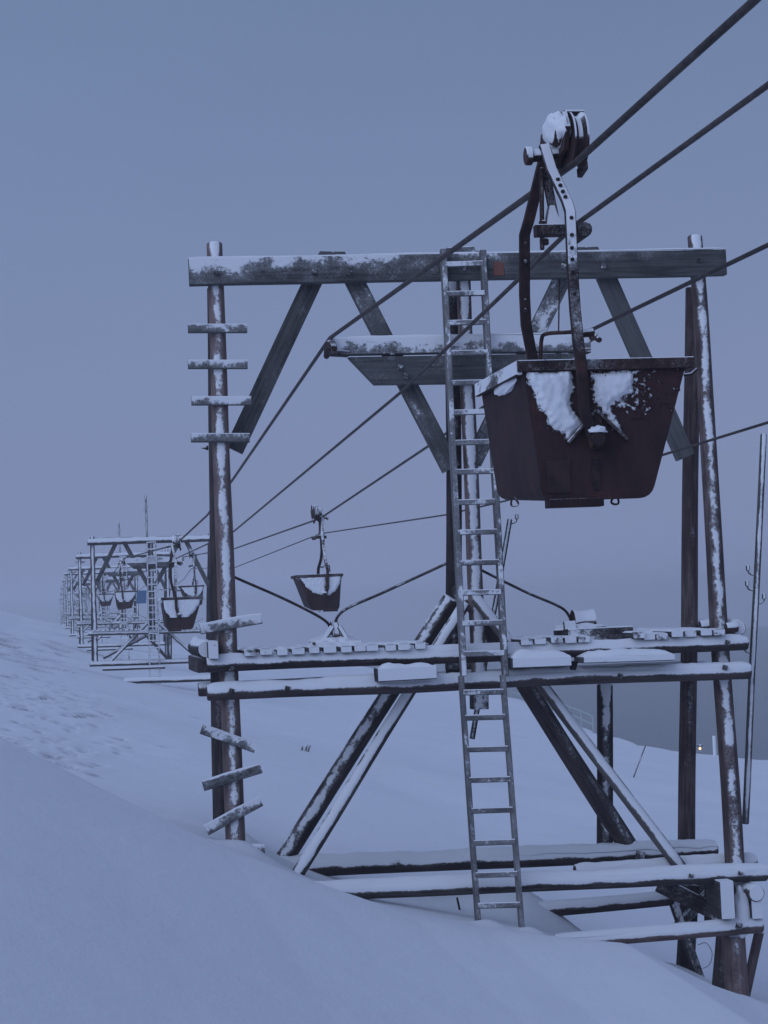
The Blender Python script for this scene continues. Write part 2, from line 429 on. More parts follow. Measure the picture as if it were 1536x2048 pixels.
# ------------------------------------------------------------------ the near trestle
B0 = 20.0
def Q(px, py, db=0.0): return PB(px, py, B0 + db)
PXM = FPX / 20.0
t1 = thing('ropeway_trestle', W3(4.2, B0, gz(B0, 4.2)), 'large near timber trestle with flat sawn crossbeam and crooked step boards on its left pole', 'trestle', 'timber trestles of the old ropeway')
def lerp(a, b, t): return a + (b - a) * t

# poles: pairs that meet under the crossbeam and spread towards the base
log('pole', Q(472, 1716, -.55), Q(429, 486, .10), .098, .080, M_POLE, t1, snow=-.03)
log('pole', Q(444, 1760, .85), Q(431, 575, .30), .092, .080, M_DARK, t1, snow=-.30)
log('pole', Q(1471, 1745, -.55), Q(1389, 472, .10), .100, .078, M_POLE, t1, snow=-.10)
log('pole', Q(1371, 1712, .85), Q(1386, 575, .30), .094, .082, M_POLE, t1, snow=-.32)
# centre post and the post behind it
cp = log('centre_post', Q(960, 1413, .02), Q(925, 503, .05), .082, .074, M_POLE, t1, snow=.20)
log('centre_post', Q(908, 1352, .36), Q(905, 560, .30), .085, .078, M_DARK, t1, snow=-.3)
plank('post_block', Q(893, 1322, .25), Q(955, 1320, .25), .19, .16, Z, M_DARK, t1, snow=-.35)
plank('post_foot', Q(959, 1418, -.02), Q(958, 1370, -.02), .165, .17, U, M_DARK, t1, snow=-.15)
# top crossbeam
xb = plank('crossbeam', Q(378, 545, -.065), Q(1449, 525, -.065), .272, .12, Z, M_GREY, t1, snow=-.08, bev=.006, warp=.012)
xb['snow_across'] = 1.7; xb['snow_along'] = -.11
snow_cap(Q(378, 545, -.065) + Z * .01, Q(1449, 525, -.065) + Z * .01, .062, .012, xb, flat=True)
for c in xb.children: c.matrix_local = WM[xb.name].inverted() @ (Matrix.Translation(Z * .076) @ WM[c.name])
for (x, y) in ((433, 547), (629, 546), (697, 546), (928, 536), (1127, 533), (1208, 532), (1399, 521)):
    bolt(Q(x, y, -.125), .026, xb)
plank('rust_plate', Q(997, 524, -.130), Q(998, 551, -.130), .11, .012, U, M_ORANGE, xb, snow=-.2)
# upper braces
def brace(p, q, w, t, mat, snow, name='brace'):
    return plank(name, p, q, w, t, U, mat, t1, snow=snow, bev=.006)
brace(Q(646, 520, .075), Q(468, 900, .075), .19, .085, M_GREY, -.52)
brace(Q(686, 518, .075), Q(902, 938, .075), .19, .085, M_GREY, -.34)
brace(Q(1145, 515, .075), Q(946, 925, .075), .18, .085, M_GREY, -.16)
brace(Q(1194, 513, .075), Q(1370, 915, .075), .20, .085, M_GREY, -.62)
for pl_ in (((632, 520), (640, 502), (665, 503), (665, 520)), ((667, 520), (667, 503), (690, 503), (698, 520)),
            ((1138, 512), (1147, 494), (1172, 494), (1172, 511)), ((1174, 511), (1174, 494), (1196, 493), (1205, 510))):
    prism('brace_head', [Q(x, y, .03) for x, y in pl_], None, None, L * .09, M_GREY, t1, snow=-.75)
# saddle arm
arm = plank('saddle_arm', Q(664, 694, -.10), Q(1178, 686, -.10), .178, .13, Z, M_GREY, t1, snow=.04)
arm['snow_across'] = 2.0; arm['snow_along'] = -.06
snow_cap(Q(690, 677, -.10) - Z * .05, Q(1140, 668, -.10) - Z * .05, .06, .02, arm, flat=True)
prism('corbel', [Q(697, 714, -.13), Q(750, 769, -.13), Q(1106, 764, -.13), Q(1156, 706, -.13)], None, None, L * .11, M_GREY, t1, snow=-.42)
for (x, y) in ((786, 705), (800, 735), (812, 752), (1060, 700)): bolt(Q(x, y, -.165), .024, arm)
plank('arm_plate', Q(660, 706, -.10), Q(697, 708, -.10), .05, .16, Z, M_DARK, t1, snow=-.3)
plank('arm_plate', Q(1140, 703, -.10), Q(1178, 702, -.10), .05, .16, Z, M_DARK, t1, snow=-.3)
def saddle(px, py, par, b, sgn):
    """curved iron shoe that carries the track cable, running along the line"""
    p = PB(px, py, b)
    pts = [p + L * (k * .06) + Z * (-.22 * (k * .06) ** 2 / .25 - .02) for k in range(-5, 6)]
    s = tube('cable_saddle', pts, [.03 + .025 * (1 - abs(k) / 5) for k in range(-5, 6)], M_IRON, par, snow=-.3)
    plank('saddle_bracket', p - Z * .04, p - Z * .04 + U * sgn * .22, .05, .10, Z, M_IRON, s, snow=.1)
    cyl('saddle_pin', p - Z * .03 + U * sgn * .20, p + Z * .06 + U * sgn * .20, .016, M_IRON, s)
    return s
saddle(660, 686, t1, B0 - .10, 1); saddle(1182, 669, t1, B0 - .10, -1)
plank('top_block', Q(893, 506, -.02), Q(946, 503, -.02), .088, .16, Z, M_GREY, t1, snow=-.2)
bolt(Q(948, 503, -.02), .03, t1, ax=U)
bolt(Q(890, 505, -.02), .02, t1, ax=-U)
log('tie_rod', Q(1117, 672, .0), Q(1119, 548, .0), .008, .008, M_IRON, t1, seg=6, snow=-.5, wob=0)

# step boards nailed on the left pole
for (x0, y0, x1, y1, w, s) in ((376, 657, 494, 657, .092, -.10), (376, 729, 495, 729, .092, -.02), (383, 802, 502, 802, .092, .0), (382, 875, 499, 875, .092, -.12),
                               (400, 1258, 523, 1237, .105, .12), (403, 1458, 511, 1496, .10, .05), (406, 1572, 522, 1536, .10, -.04), (412, 1660, 521, 1601, .105, .10), (452, 1706, 529, 1698, .10, .12)):
    f = (((y0 + y1) / 2) - 500) / 1200
    d = lerp(.10, -.55, f) - .125
    st = plank('step_board', Q(x0, y0, d), Q(x1, y1, d), w, .055, Z, M_GREY, t1, snow=s - (.20 if y0 > 1000 else .06)); st['snow_across'] = 3.0
    if y0 > 1000: snow_cap(Q(x0, y0, d) + Z * (w * .5 - .035), Q(x1, y1, d) + Z * (w * .5 - .035), .032, .02, st, flat=True)
bolt(Q(414, 895, .1), .022, t1, ax=-U)

# ladder: the upper flight reaches the platform, the lower flight the snow
def ladder(l0, l1, r0, r1, rungs, par, d0, d1, rw=.062, sr=-.40):
    def dz(y): return lerp(d0, d1, (y - l0[1]) / (l1[1] - l0[1]))
    lad = plank('ladder', Q(l0[0], l0[1], d0), Q(l1[0], l1[1], d1), rw * 1.25, rw, L, M_GALV, par, snow=sr)
    plank('rail', Q(r0[0], r0[1], d0), Q(r1[0], r1[1], d1), rw * 1.25, rw, L, M_GALV, lad, snow=sr)
    for y in rungs:
        t = (y - l0[1]) / (l1[1] - l0[1]); xl = lerp(l0[0], l1[0], t)
        xr = lerp(r0[0], r1[0], t); yr = y - (xr - xl) * .028
        plank('rung', Q(xl + 2, y + 1, dz(y) - .025), Q(xr - 1, yr + 1, dz(y) - .025), .057, .04, Z, M_GALV, lad, snow=sr + .20)
    return lad
ladder((886, 500), (927, 1352), (965, 502), (1011, 1352), (528, 587, 645, 706, 765, 824, 884, 943, 1004, 1064, 1125, 1185, 1246, 1307), t1, -.16, -.74)
ladder((922, 1352), (957, 1868), (1005, 1350), (1044, 1872), (1384, 1435, 1498, 1559, 1620, 1685, 1749, 1811), t1, -.80, -1.12, rw=.052, sr=-.50)

def heap(name, p, ax, ay, az, par, mat=M_CAP, seed=0):
    bm = bmesh.new(); bmesh.ops.create_icosphere(bm, subdivisions=4, radius=1)
    for v in bm.verts:
        c = v.co.copy(); k = max(0, c.z); c.z = k ** .8 if k else -.05
        n = 1 + .22 * mnoise.noise(c * 2.3 + Vector((seed, 0, 0))) + .08 * mnoise.noise(c * 7 + Vector((seed, 0, 0)))
        v.co = U * (c.x * ax * n) + L * (c.y * ay * n) + Z * (c.z * az * n)
    return build(name, bm, mat, par, Matrix.Translation(p))
# platform
ub = log('platform_beam', Q(413, 1330, -.52), Q(1494, 1287, -.52), .076, .072, M_DARK, t1, snow=-.05)
snow_cap(Q(422, 1330, -.52), Q(1490, 1287, -.52), .074, .045, ub)
lb = log('platform_beam', Q(414, 1386, -.56), Q(1499, 1341, -.56), .078, .074, M_DARK, t1, snow=-.10)
snow_cap(Q(415, 1386, -.56), Q(1499, 1341, -.56), .076, .045, lb)
off = L * 1.24
rb = log('platform_beam', Q(415, 1331, -.52) + off, Q(1490, 1287, -.52) + off, .075, .07, M_DARK, t1, snow=-.1)
log('platform_beam', Q(415, 1386, -.56) + off, Q(1490, 1341, -.56) + off, .075, .07, M_DARK, t1, snow=-.1)
for (x, y) in ((463, 1382), (575, 1377), (1240, 1352), (1450, 1335), (464, 1337), (1455, 1285)): bolt(Q(x, y, -.645), .022, t1)
def deck(px, w=.115, th=.062, dz=0, ln=1.35, back=0.0, sn=.1):
    t = (px - 415) / 1075; y = lerp(1331, 1287, t)
    p = Q(px, y, -.52) + Z * (.078 + th / 2 + dz)
    p = p - L * (.10 - back)
    pl = plank('deck_plank', p, p + L * ln, w, th, U, M_GREY, t1, snow=sn)
    snow_cap(p + Z * (th / 2 - .045), p + L * ln + Z * (th / 2 - .045), w * .47, .03, pl, flat=True) if False else None
    c = snow_cap(p - Z * (w * .47 - th / 2 - .004), p + L * ln - Z * (w * .47 - th / 2 - .004), w * .46, .012 + .012 * random.random(), pl, flat=True) if sn >= 0 else None
for i, x in enumerate((499, 531, 563, 595, 627, 658, 690, 718, 742, 779, 806, 838)):
    deck(x, w=.112 + .012 * math.sin(i * 2.7), dz=.004 * math.sin(i * 1.9), back=.02 * math.sin(i * 3.1), sn=.12)
for (x0, x1, y, n_) in ((500, 610, 1302, 0), (640, 760, 1297, 1), (770, 850, 1292, 2), (1040, 1110, 1285, 3), (1290, 1440, 1272, 4)):
    c_ = Q((x0 + x1) / 2, y, .12); heap('deck_snow', c_ , (x1 - x0) / 2 / PXM * 1.05, .52, .055, t1, seed=20 + n_)
for i, (x, dz) in enumerate(((1050, .0), (1078, .0), (1108, .01), (1138, .0), (1165, .0), (1272, .02), (1295, .0), (1320, .0), (1348, .02), (1378, .015), (1408, .02), (1432, .02))):
    deck(x, w=.118, dz=dz, back=.03 * math.sin(i * 2.2), sn=.05)
# cross timbers whose ends show at the left and right corners
for (x, y, r, d) in ((412, 1300, .085, -.50), (1478, 1256, .075, -.45)):
    p = Q(x, y, d); c = log('cross_timber', p, p + L * 1.45, r, r * .95, M_DARK, t1, snow=.15)
    snow_cap(p, p + L * 1.4, r, .04, c)
plank('cross_timber', Q(427, 1299, -.66), Q(427, 1299, -.66) + L * .5, .095, .17, U, M_DARK, t1, snow=.22)
plank('cross_timber', Q(405, 1330, -.50), Q(405, 1330, -.50) + L * 1.3, .10, .15, U, M_DARK, t1, snow=-.4)
log('corner_bolt', Q(1400, 1253, .2), Q(1432, 1249, .2), .06, .06, M_IRON, t1, snow=.0)
log('corner_bolt', Q(1452, 1256, -.5), Q(1474, 1254, -.5), .052, .055, M_IRON, t1, snow=.0)
# a short snow-laden block on the lower beam
bk = plank('beam_block', Q(752, 1350, -.72), Q(868, 1344, -.72), .13, .26, Z, M_DARK, t1, snow=.45)
snow_cap(Q(756, 1350, -.72) - Z * .055, Q(866, 1344, -.72) - Z * .055, .118, .10, bk, flat=True)
bk = plank('snow_laden_board', Q(1018, 1326, -.66), Q(1134, 1322, -.66), .10, .34, Z, M_GREY, t1, snow=.25)
snow_cap(Q(1018, 1326, -.66) - Z * .09, Q(1134, 1322, -.66) - Z * .09, .15, .07, bk, flat=True)
bk = plank('snow_laden_board', Q(1158, 1320, -.68), Q(1338, 1314, -.68), .06, .38, Z, M_GREY, t1, snow=.25)
snow_cap(Q(1160, 1320, -.68) - Z * .13, Q(1336, 1314, -.68) - Z * .13, .17, .08, bk, flat=True)
log('beam_bolt', Q(1147, 1322, -.70), Q(1146, 1340, -.70), .05, .03, M_BOLT, t1, snow=-.6)

# lower braces run from the centre post out to the base
log('lower_brace', Q(561, 1726, .72), Q(903, 1196, .10), .098, .088, M_DARK, t1, snow=.06)
log('lower_brace', Q(590, 1756, -.52), Q(930, 1206, -.06), .066, .060, M_PALE, t1, snow=.08)
log('lower_brace', Q(1268, 1712, .74), Q(938, 1192, .10), .108, .09, M_DARK, t1, snow=-.12)
log('lower_brace', Q(1367, 1742, -.52), Q(951, 1196, -.06), .066, .060, M_PALE, t1, snow=.04)
log('rear_post', Q(1210, 1703, .73), Q(1208, 1368, .73), .088, .085, M_DARK, t1, snow=-.04)
# base timbers
rbm = log('base_beam', Q(470, 1742, .62), Q(1433, 1700, .66), .108, .088, M_DARK, t1, snow=-.06)
snow_cap(Q(475, 1742, .62), Q(1431, 1700, .66), .100, .05, rbm)
log('base_beam', Q(1000, 1716, .98), Q(1428, 1694, .98), .08, .08, M_DARK, t1, snow=.1)
x2 = plank('base_beam', Q(1190, 1724, .70), Q(1433, 1713, .70), .075, .14, Z, M_DARK, t1, snow=-.1)
snow_cap(Q(1250, 1721, .70) - Z * .03, Q(1431, 1713, .70) - Z * .03, .06, .03, x2, flat=True)
bolt(Q(1280, 1712, .52), .045, rbm)
fb = log('base_beam', Q(560, 1786, -.74), Q(1533, 1746, -.74), .094, .088, M_PALE, t1, snow=.18)
snow_cap(Q(560, 1786, -.74), Q(1533, 1746, -.74), .090, .035, fb)
f2 = log('base_beam', Q(1150, 1744, -.42), Q(1511, 1722, -.38), .075, .075, M_DARK, t1, snow=.12)
snow_cap(Q(1150, 1744, -.42), Q(1511, 1722, -.38), .07, .04, f2)
bolt(Q(1382, 1752, -.83), .02, fb); bolt(Q(1481, 1747, -.83), .02, fb)
# crib under the low right corner
plank('crib_timber', Q(1455, 1800, -.98), Q(1455, 1800, -.98) + L * .45, .135, .37, U, M_PALE, t1, snow=.30)
cr2 = log('crib_timber', Q(1512, 1786, -.95), Q(1512, 1786, -.95) + L * 1.9, .085, .085, M_PALE, t1, snow=.22)
plank('crib_timber', Q(1515, 1818, -.93), Q(1515, 1818, -.93) + L * 1.8, .11, .19, U, M_PALE, t1, snow=.22)
log('crib_post', Q(1485, 1850, -.60), Q(1478, 1766, -.60), .09, .09, M_PALE, t1, snow=.3)
# snow stuck between the crib ends
bm = bmesh.new(); bmesh.ops.create_icosphere(bm, subdivisions=4, radius=1)
for v in bm.verts:
    n = mnoise.noise(v.co * 2.1) * .25; v.co = Vector((v.co.x * .10 * (1 + n), v.co.y * .12, v.co.z * .24 * (1 + n)))
build('crib_snow', bm, M_CAP, t1, Matrix.Translation(Q(1483, 1824, -.78)))
lr = log('crib_beam', Q(1090, 1886, -.84), Q(1524, 1850, -.84), .066, .080, M_POLE, t1, snow=.12)
snow_cap(Q(1110, 1884, -.84), Q(1524, 1850, -.84), .075, .03, lr)
bolt(Q(1478, 1852, -.93), .028, lr)
log('crib_beam', Q(1040, 1822, .25), Q(1345, 1796, .30), .085, .08, M_DARK, t1, snow=-.05)
log('stump', Q(1477, 2030, -.68), Q(1468, 1868, -.68), .118, .118, M_POLE, t1, snow=-.22)
log('stump', Q(1434, 2030, -.30), Q(1446, 1862, -.30), .085, .08, M_DARK, t1, snow=-.4)
plank('strut', Q(1487, 2010, -.15), Q(1519, 1862, -.45), .07, .10, U, M_POLE, t1, snow=-.4)
plank('strut', Q(1408, 1980, .35), Q(1333, 1765, .30), .085, .10, U, M_DARK, t1, snow=-.05)
plank('strut', Q(1366, 2000, .55), Q(1380, 1770, .55), .17, .12, U, M_DARK, t1, snow=-.4)
plank('strut', Q(1318, 1768, .0), Q(1447, 1832, -.1), .17, .09, Z, M_DARK, t1, snow=-.38)
plank('strut', Q(1348, 1862, .45), Q(1436, 1768, .45), .10, .09, Z, M_DARK, t1, snow=-.1)
log('crib_post', Q(1425, 1870, .1), Q(1424, 1765, .1), .085, .08, M_DARK, t1, snow=-.35)
tube('loose_wire', [Q(1395, 1940, .6), Q(1418, 1930, .6), Q(1424, 1905, .6), Q(1412, 1886, .6), Q(1396, 1890, .6)], .0035, M_IRON, t1, seg=6, smooth_n=6, snow=-.4)

# rope guides, rollers and their seats
def guide(pts, db=.15):
    tube('rope_guide', [Q(x, y, db) for x, y in pts], .014, M_IRON, t1, smooth_n=6, snow=-.6)
guide([(432, 1136), (475, 1157), (560, 1194), (625, 1226), (652, 1243), (660, 1256), (656, 1270), (648, 1280)])
guide([(893, 1127), (830, 1156), (760, 1188), (700, 1214), (678, 1230), (670, 1248), (671, 1262)])
guide([(950, 1134), (1010, 1164), (1060, 1188), (1110, 1209), (1131, 1222), (1141, 1240), (1138, 1252), (1122, 1264), (1118, 1278)])
def roller(px, py, w, r, db, par=None, p=None):
    p = p or Q(px, py, db)
    M = axis_frame(p - U * w / 2, p + U * w / 2, Z)
    bm = bmesh.new()
    prof = [(.80, .10), (.86, 0), (1.0, 0), (1.0, .10), (.92, .2), (.90, .5), (.92, .8), (1.0, .9), (1.0, 1), (.86, 1), (.80, .90)]
    ring_loft(bm, [[Vector((q * r * math.cos(a), q * r * math.sin(a), z * w)) for a in (2 * math.pi * k / 24 for k in range(24))] for q, z in prof])
    return build('rope_roller', bm, M_IRON, par or t1, M, snow=-.05)
roller(670, 1268, .075, .13, .05)
roller(1166, 1243, .22, .125, .10)
seat = plank('roller_seat', Q(625, 1292, .05), Q(715, 1288, .05), .08, .5, Z, M_GREY, t1, snow=.1)
for (x0, x1) in ((640, 664), (700, 678)):
    plank('roller_bracket', Q(x0, 1290, -.12), Q(x1, 1254, -.05), .05, .04, U, M_GREY, seat, snow=.15)
heap('seat_snow', Q(668, 1290, .1), .26, .3, .10, seat, seed=3)
seat = plank('roller_seat', Q(1122, 1274, .05), Q(1250, 1268, .05), .17, .6, Z, M_DARK, t1, snow=-.25)
plank('roller_bracket', Q(1128, 1252, -.15), Q(1150, 1250, -.15), .09, .06, Z, M_GREY, seat, snow=.2)
heap('seat_snow', Q(1160, 1258, .1), .28, .28, .06, seat, seed=5)
heap('seat_snow', Q(1330, 1270, .3), .6, .45, .07, t1, seed=9)
# thin insulator poles clamped to the far side and to the right end
def insul_pole(p, q, r, hooks, par, snow=-.05):
    o = log('insulator_pole', p, q, r, r * .92, M_GREY, par, seg=10, snow=snow, wob=.02)
    for h in hooks:
        s, t, z = h
        c = lerp(p, q, t)
        tube('insulator_hook', [c, c + U * s * .05 - Z * .015, c + U * s * .09 + Z * .01, c + U * s * .095 + Z * .05], .007, M_IRON, o, seg=6, smooth_n=4, snow=-.3)
        cyl('insulator_cup', c + U * s * .095 + Z * .03, c + U * s * .095 + Z * .09, .021, M_PALE, o, snow=.2)
    return o
insul_pole(Q(944, 1478, 1.3), Q(1018, 1038, 1.3), .03, ((1, .985, 0),), t1)
insul_pole(Q(1490, 1648, -.2), Q(1527, 868, -.2), .036, ((-1, .44, 0), (-1, .60, 0), (-1, .64, 0), (1, .565, 0)), t1, snow=.06)

# ------------------------------------------------------------------ the smaller trestles behind
B2 = 86.0
def Q2(px, py, db=0.0): return PB(px, py, B2 + db)
GRP = 'timber trestles of the old ropeway'
t2 = thing('ropeway_trestle', W3(4.3, B2, gz(B2, 4.3)), 'frosted log trestle right behind the near one, with a tall hooked pole above', 'trestle', GRP)
log('pole', Q2(191.5, 1326, -.6), Q2(184.6, 1073, .10), .105, .095, M_PALE, t2, seg=10, snow=-.06)
log('pole', Q2(187.5, 1324, .7), Q2(184.2, 1090, .25), .09, .085, M_DARK, t2, seg=10, snow=-.35)
log('pole', Q2(431, 1318, -.6), Q2(420, 1066, .10), .105, .095, M_PALE, t2, seg=10, snow=-.06)
log('pole', Q2(415, 1318, .7), Q2(419, 1085, .25), .09, .085, M_DARK, t2, seg=10, snow=-.35)
log('centre_post', Q2(307, 1284, .0), Q2(302, 1076, .05), .10, .09, M_PALE, t2, seg=10, snow=-.05)
log('centre_post', Q2(303, 1272, .3), Q2(299, 1082, .3), .085, .085, M_DARK, t2, seg=10, snow=-.4)
c2 = log('crossbeam', Q2(174.4, 1085, -.15), Q2(428, 1077, -.15), .130, .125, M_PALE, t2, seg=12, snow=-.03)
snow_cap(Q2(174.4, 1085, -.15), Q2(428, 1077, -.15), .12, .04, c2, step=.15)
log('crossbeam', Q2(184, 1081, .5), Q2(424, 1074, .5), .10, .10, M_DARK, t2, seg=10, snow=-.35)
for (a, b_) in (((232, 1086), (194, 1163)), ((249, 1086), (297, 1172)), ((359, 1082), (310, 1172)), ((372, 1082), (418, 1172))):
    plank('brace', Q2(*a, .1), Q2(*b_, .1), .18, .12, U, M_GREY, t2, snow=-.45)
a2 = plank('saddle_arm', Q2(248, 1122, -.12), Q2(364, 1118, -.12), .22, .16, Z, M_PALE, t2, snow=.05)
prism('corbel', [Q2(254, 1127, -.18), Q2(268, 1138, -.18), Q2(346, 1135, -.18), Q2(358, 1123, -.18)], None, None, L * .14, M_GREY, t2, snow=-.3)
saddle(243.5, 1120, t2, B2 - .1, 1); saddle(366, 1116, t2, B2 - .1, -1)
plank('top_block', Q2(294, 1077, -.02), Q2(308, 1076, -.02), .12, .2, Z, M_GREY, t2, snow=.1)
def ladder2(par):
    lad = plank('ladder', Q2(293.5, 1080, -.2), Q2(300.5, 1374, -1.1), .07, .06, L, M_GALV, par, snow=-.25)
    plank('rail', Q2(311, 1079, -.2), Q2(320.5, 1376, -1.1), .07, .06, L, M_GALV, lad, snow=-.25)
    for k in range(21):
        t = (k + .35) / 21
        plank('rung', Q2(lerp(293.5, 300.5, t), lerp(1080, 1374, t), lerp(-.2, -1.1, t) - .03), Q2(lerp(311, 320.5, t), lerp(1079, 1376, t) - .5, lerp(-.2, -1.1, t) - .03), .055, .045, Z, M_GALV, lad, snow=.1)
ladder2(t2)
p2 = log('platform_beam', Q2(178, 1268, -.6), Q2(434, 1261, -.6), .085, .08, M_PALE, t2, seg=10, snow=-.08)
snow_cap(Q2(178, 1268, -.6), Q2(434, 1261, -.6), .08, .05, p2, step=.12)
log('platform_beam', Q2(178, 1268, -.6) + L * 1.2, Q2(434, 1261, -.6) + L * 1.2, .085, .08, M_DARK, t2, seg=10)
for k in range(26):
    t = k / 25
    if 9 < k < 14: continue
    x = lerp(186, 426, t); p = Q2(x, lerp(1267.6, 1261, t), -.6) + Z * .13
    plank('deck_plank', p - L * .12, p + L * 1.3, .13 + .02 * math.sin(k * 2.2), .07, U, M_GREY, t2, snow=.05)
roller_p = []
b2m = log('base_beam', Q2(179, 1329, -.72), Q2(434, 1321, -.72), .098, .095, M_PALE, t2, seg=10, snow=-.05)
snow_cap(Q2(179, 1329, -.72), Q2(434, 1321, -.72), .09, .04, b2m, step=.15)
log('base_beam', Q2(182, 1326, .6), Q2(432, 1319, .6), .098, .095, M_DARK, t2, seg=10, snow=.1)
for (a, b_, db0, db1) in (((297, 1244), (220, 1324), -.1, -.6), ((303, 1266), (207, 1316), .1, .6), ((314, 1244), (398, 1318), -.1, -.6), ((290, 1268), (338, 1320), .1, .6)):
    log('lower_brace', Q2(*b_, db1), Q2(*a, db0), .075, .07, M_PALE, t2, seg=10, snow=.02)
log('rear_post', Q2(333, 1320, .6), Q2(333, 1266, .6), .075, .075, M_DARK, t2, seg=10)
log('rear_post', Q2(340, 1320, .0), Q2(340, 1266, .0), .08, .08, M_PALE, t2, seg=10, snow=.0)
for (x, s_) in ((240, 1), (372, -1)):
    for q in (-1, 1):
        tube('rope_guide', [Q2(x + q * 34, 1236), Q2(x + q * 12, 1249), Q2(x + q * 3, 1254), Q2(x + q * 2, 1260)], .016, M_IRON, t2, seg=6, smooth_n=3, snow=-.3)
for x in (241, 368):
    p = Q2(x, 1256, .1)
    rl = roller(0, 0, .12, .19, 0, t2, p)
    plank('roller_seat', p - U * .35 - Z * .14, p + U * .35 - Z * .14, .10, .5, Z, M_GREY, t2, snow=.1)
    heap('seat_snow', p - Z * .12, .3, .3, .08, t2, seed=x)
plank('saddle_arm', Q2(250, 1122, .32), Q2(362, 1118, .32), .20, .14, Z, M_PALE, t2, snow=.0)
log('base_beam', Q2(205, 1338, -1.0), Q2(330, 1334, -1.0), .08, .08, M_DARK, t2, seg=8)
pole2 = insul_pole(Q2(294.5, 1082, .25), Q2(291, 990, .25), .045, ((1, .74, 0), (-1, .68, 0), (-1, .35, 0)), t2, snow=.0)

def copy_tree(o, parent=None, skip=()):
    c = o.copy(); COL.objects.link(c); WM[c.name] = WM[o.name].copy()
    if parent is not None:
        c.parent = parent; c.matrix_parent_inverse = o.matrix_parent_inverse.copy()
    for ch in list(o.children):
        if ch.name.split('.')[0] in skip: continue
        copy_tree(ch, c, skip)
    return c
FAR = [(117, -.12, .38, (), 'frosted log trestle third along the line, with a short hooked pole above it'),
       (158, -.22, .75, ('insulator_pole',), 'frosted log trestle fourth along the line, with a blue board at its right pole'),
       (195, -.30, 1.22, ('insulator_pole',), 'pale faded log trestle, fifth along the line from the near one'),
       (235, -.32, 1.40, ('insulator_pole', 'rung', 'snow_cap'), 'hazy log trestle sixth along the line, behind the fifth one'),
       (275, -.30, 1.32, ('insulator_pole', 'rung', 'snow_cap'), 'very faint log trestle seventh along the line, behind the sixth'),
       (322, -.25, 1.1, ('insulator_pole', 'rung', 'snow_cap', 'rope_guide'), 'ghostly log trestle, last but one at the far end of the line'),
       (372, -.2, .8, ('insulator_pole', 'rung', 'snow_cap', 'rope_guide'), 'farthest log trestle of the line, a mere smudge in the haze')]
base2 = t2.matrix_world.translation.copy() if False else WM[t2.name].translation.copy()
SAD = {}
t3 = None
for (b_, du, dz, skip, lab) in FAR:
    c = copy_tree(t3 or t2, None, skip)
    if t3 is None:                                # from the third on, step boards run up the rear poles
        t3 = c; c.location = base2
        for k in range(9):
            y = lerp(1100, 1300, k / 8)
            plank('step_board', Q2(172 + k * .4, y, .35), Q2(200 + k * .4, y - 1, .35), .11, .06, Z, M_GREY, t3, snow=.0)
        for k in range(7):
            y = lerp(1100, 1250, k / 6)
            plank('step_board', Q2(404 + k * .8, y, .35), Q2(430 + k * .8, y - 1, .35), .11, .06, Z, M_GREY, t3, snow=.0)
    c.location = base2 + L * (b_ - B2) + U * du + Z * dz
    c['label'] = lab
    SAD[b_] = c.location - base2

# ------------------------------------------------------------------ cables
sadL, sadR = Q(660, 680, -.10) + Z * .02, Q(1182, 664, -.10) + Z * .02
uL, uR = sadL.dot(U), sadR.dot(U)
def rope_mesh(name, pts, r, label, near=0, strand=6):
    """rope through points; the near stretch has laid strands"""
    pts = [Vector(p) for p in pts]; o0 = pts[0].copy()
    fine = []
    for a, b_ in zip(pts, pts[1:]):
        ln = (b_ - a).length; d = min(a.length, b_.length)
        st = .03 if (near and a.dot(L) < near) else max(.6, d * .03)
        n = max(1, int(ln / st))
        fine += [a.lerp(b_, k / n) for k in range(n)]
    fine.append(pts[-1])
    rings = []; x = None; acc = 0; seg = 24 if near else 10
    for i, p in enumerate(fine):
        t = (fine[min(i + 1, len(fine) - 1)] - fine[max(i - 1, 0)]).normalized()
        if x is None: x = t.orthogonal().normalized()
        x = (x - t * x.dot(t)).normalized(); y = t.cross(x)
        if i: acc += (p - fine[i - 1]).length
        nearp = near and p.dot(L) < near
        rings.append([p - o0 + (x * math.cos(a) + y * math.sin(a)) * r * ((1 + .13 * abs(math.cos(strand * .5 * (a - acc * 2 * math.pi / (r * 22)))) - .06) if nearp else 1)
                      for a in (2 * math.pi * k / seg for k in range(seg))])
    bm = bmesh.new(); ring_loft(bm, rings)
    o = build(name, bm, M_ROPE, None, Matrix.Translation(o0), sharp=60)
    return tag(o, label, 'cable', 'steel cables of the ropeway')
dsl = Q2(243.5, 1118, -.1); dsr = Q2(366, 1114, -.1)
tailL = [dsl + SAD[b_] for b_ in SAD]; tailR = [dsr + SAD[b_] for b_ in SAD]
def sagged(pts, sag):
    out = []
    for a, b_ in zip(pts, pts[1:]):
        for k in range(6):
            t = k / 6; out.append(a.lerp(b_, t) - Z * sag * 4 * t * (1 - t))
    return out + [pts[-1]]
nearL = PU(1510, 0, uL); dL = (nearL - PU(1150, 322, uL))
rope_mesh('track_cable', [nearL + dL * 4 + Z * .25, nearL, PU(1152, 324, uL), sadL, PU(465, 960, uL), PU(415, 1030, uL), PB(350, 1090, 45.7)] + sagged([dsl] + tailL, .5),
          .0195, 'thick track cable from the left saddle through the near bucket\'s wheels to the top corner', near=0)
nearR = PU(1536, 490, uR); dR = nearR - PU(1300, 608, uR)
rope_mesh('track_cable', [nearR + dR * 3 + Z * .1, nearR, sadR, PU(860, 890, uR), PU(640, 1037, uR), PU(470, 1097, uR), PB(383, 1111, 78)] + sagged([dsr] + tailR, .5),
          .0195, 'track cable over the right saddle, carrying the bucket that hangs against the sky')
hL = PU(1536, 170, uL); dh = hL - PU(1150, 450, uL)
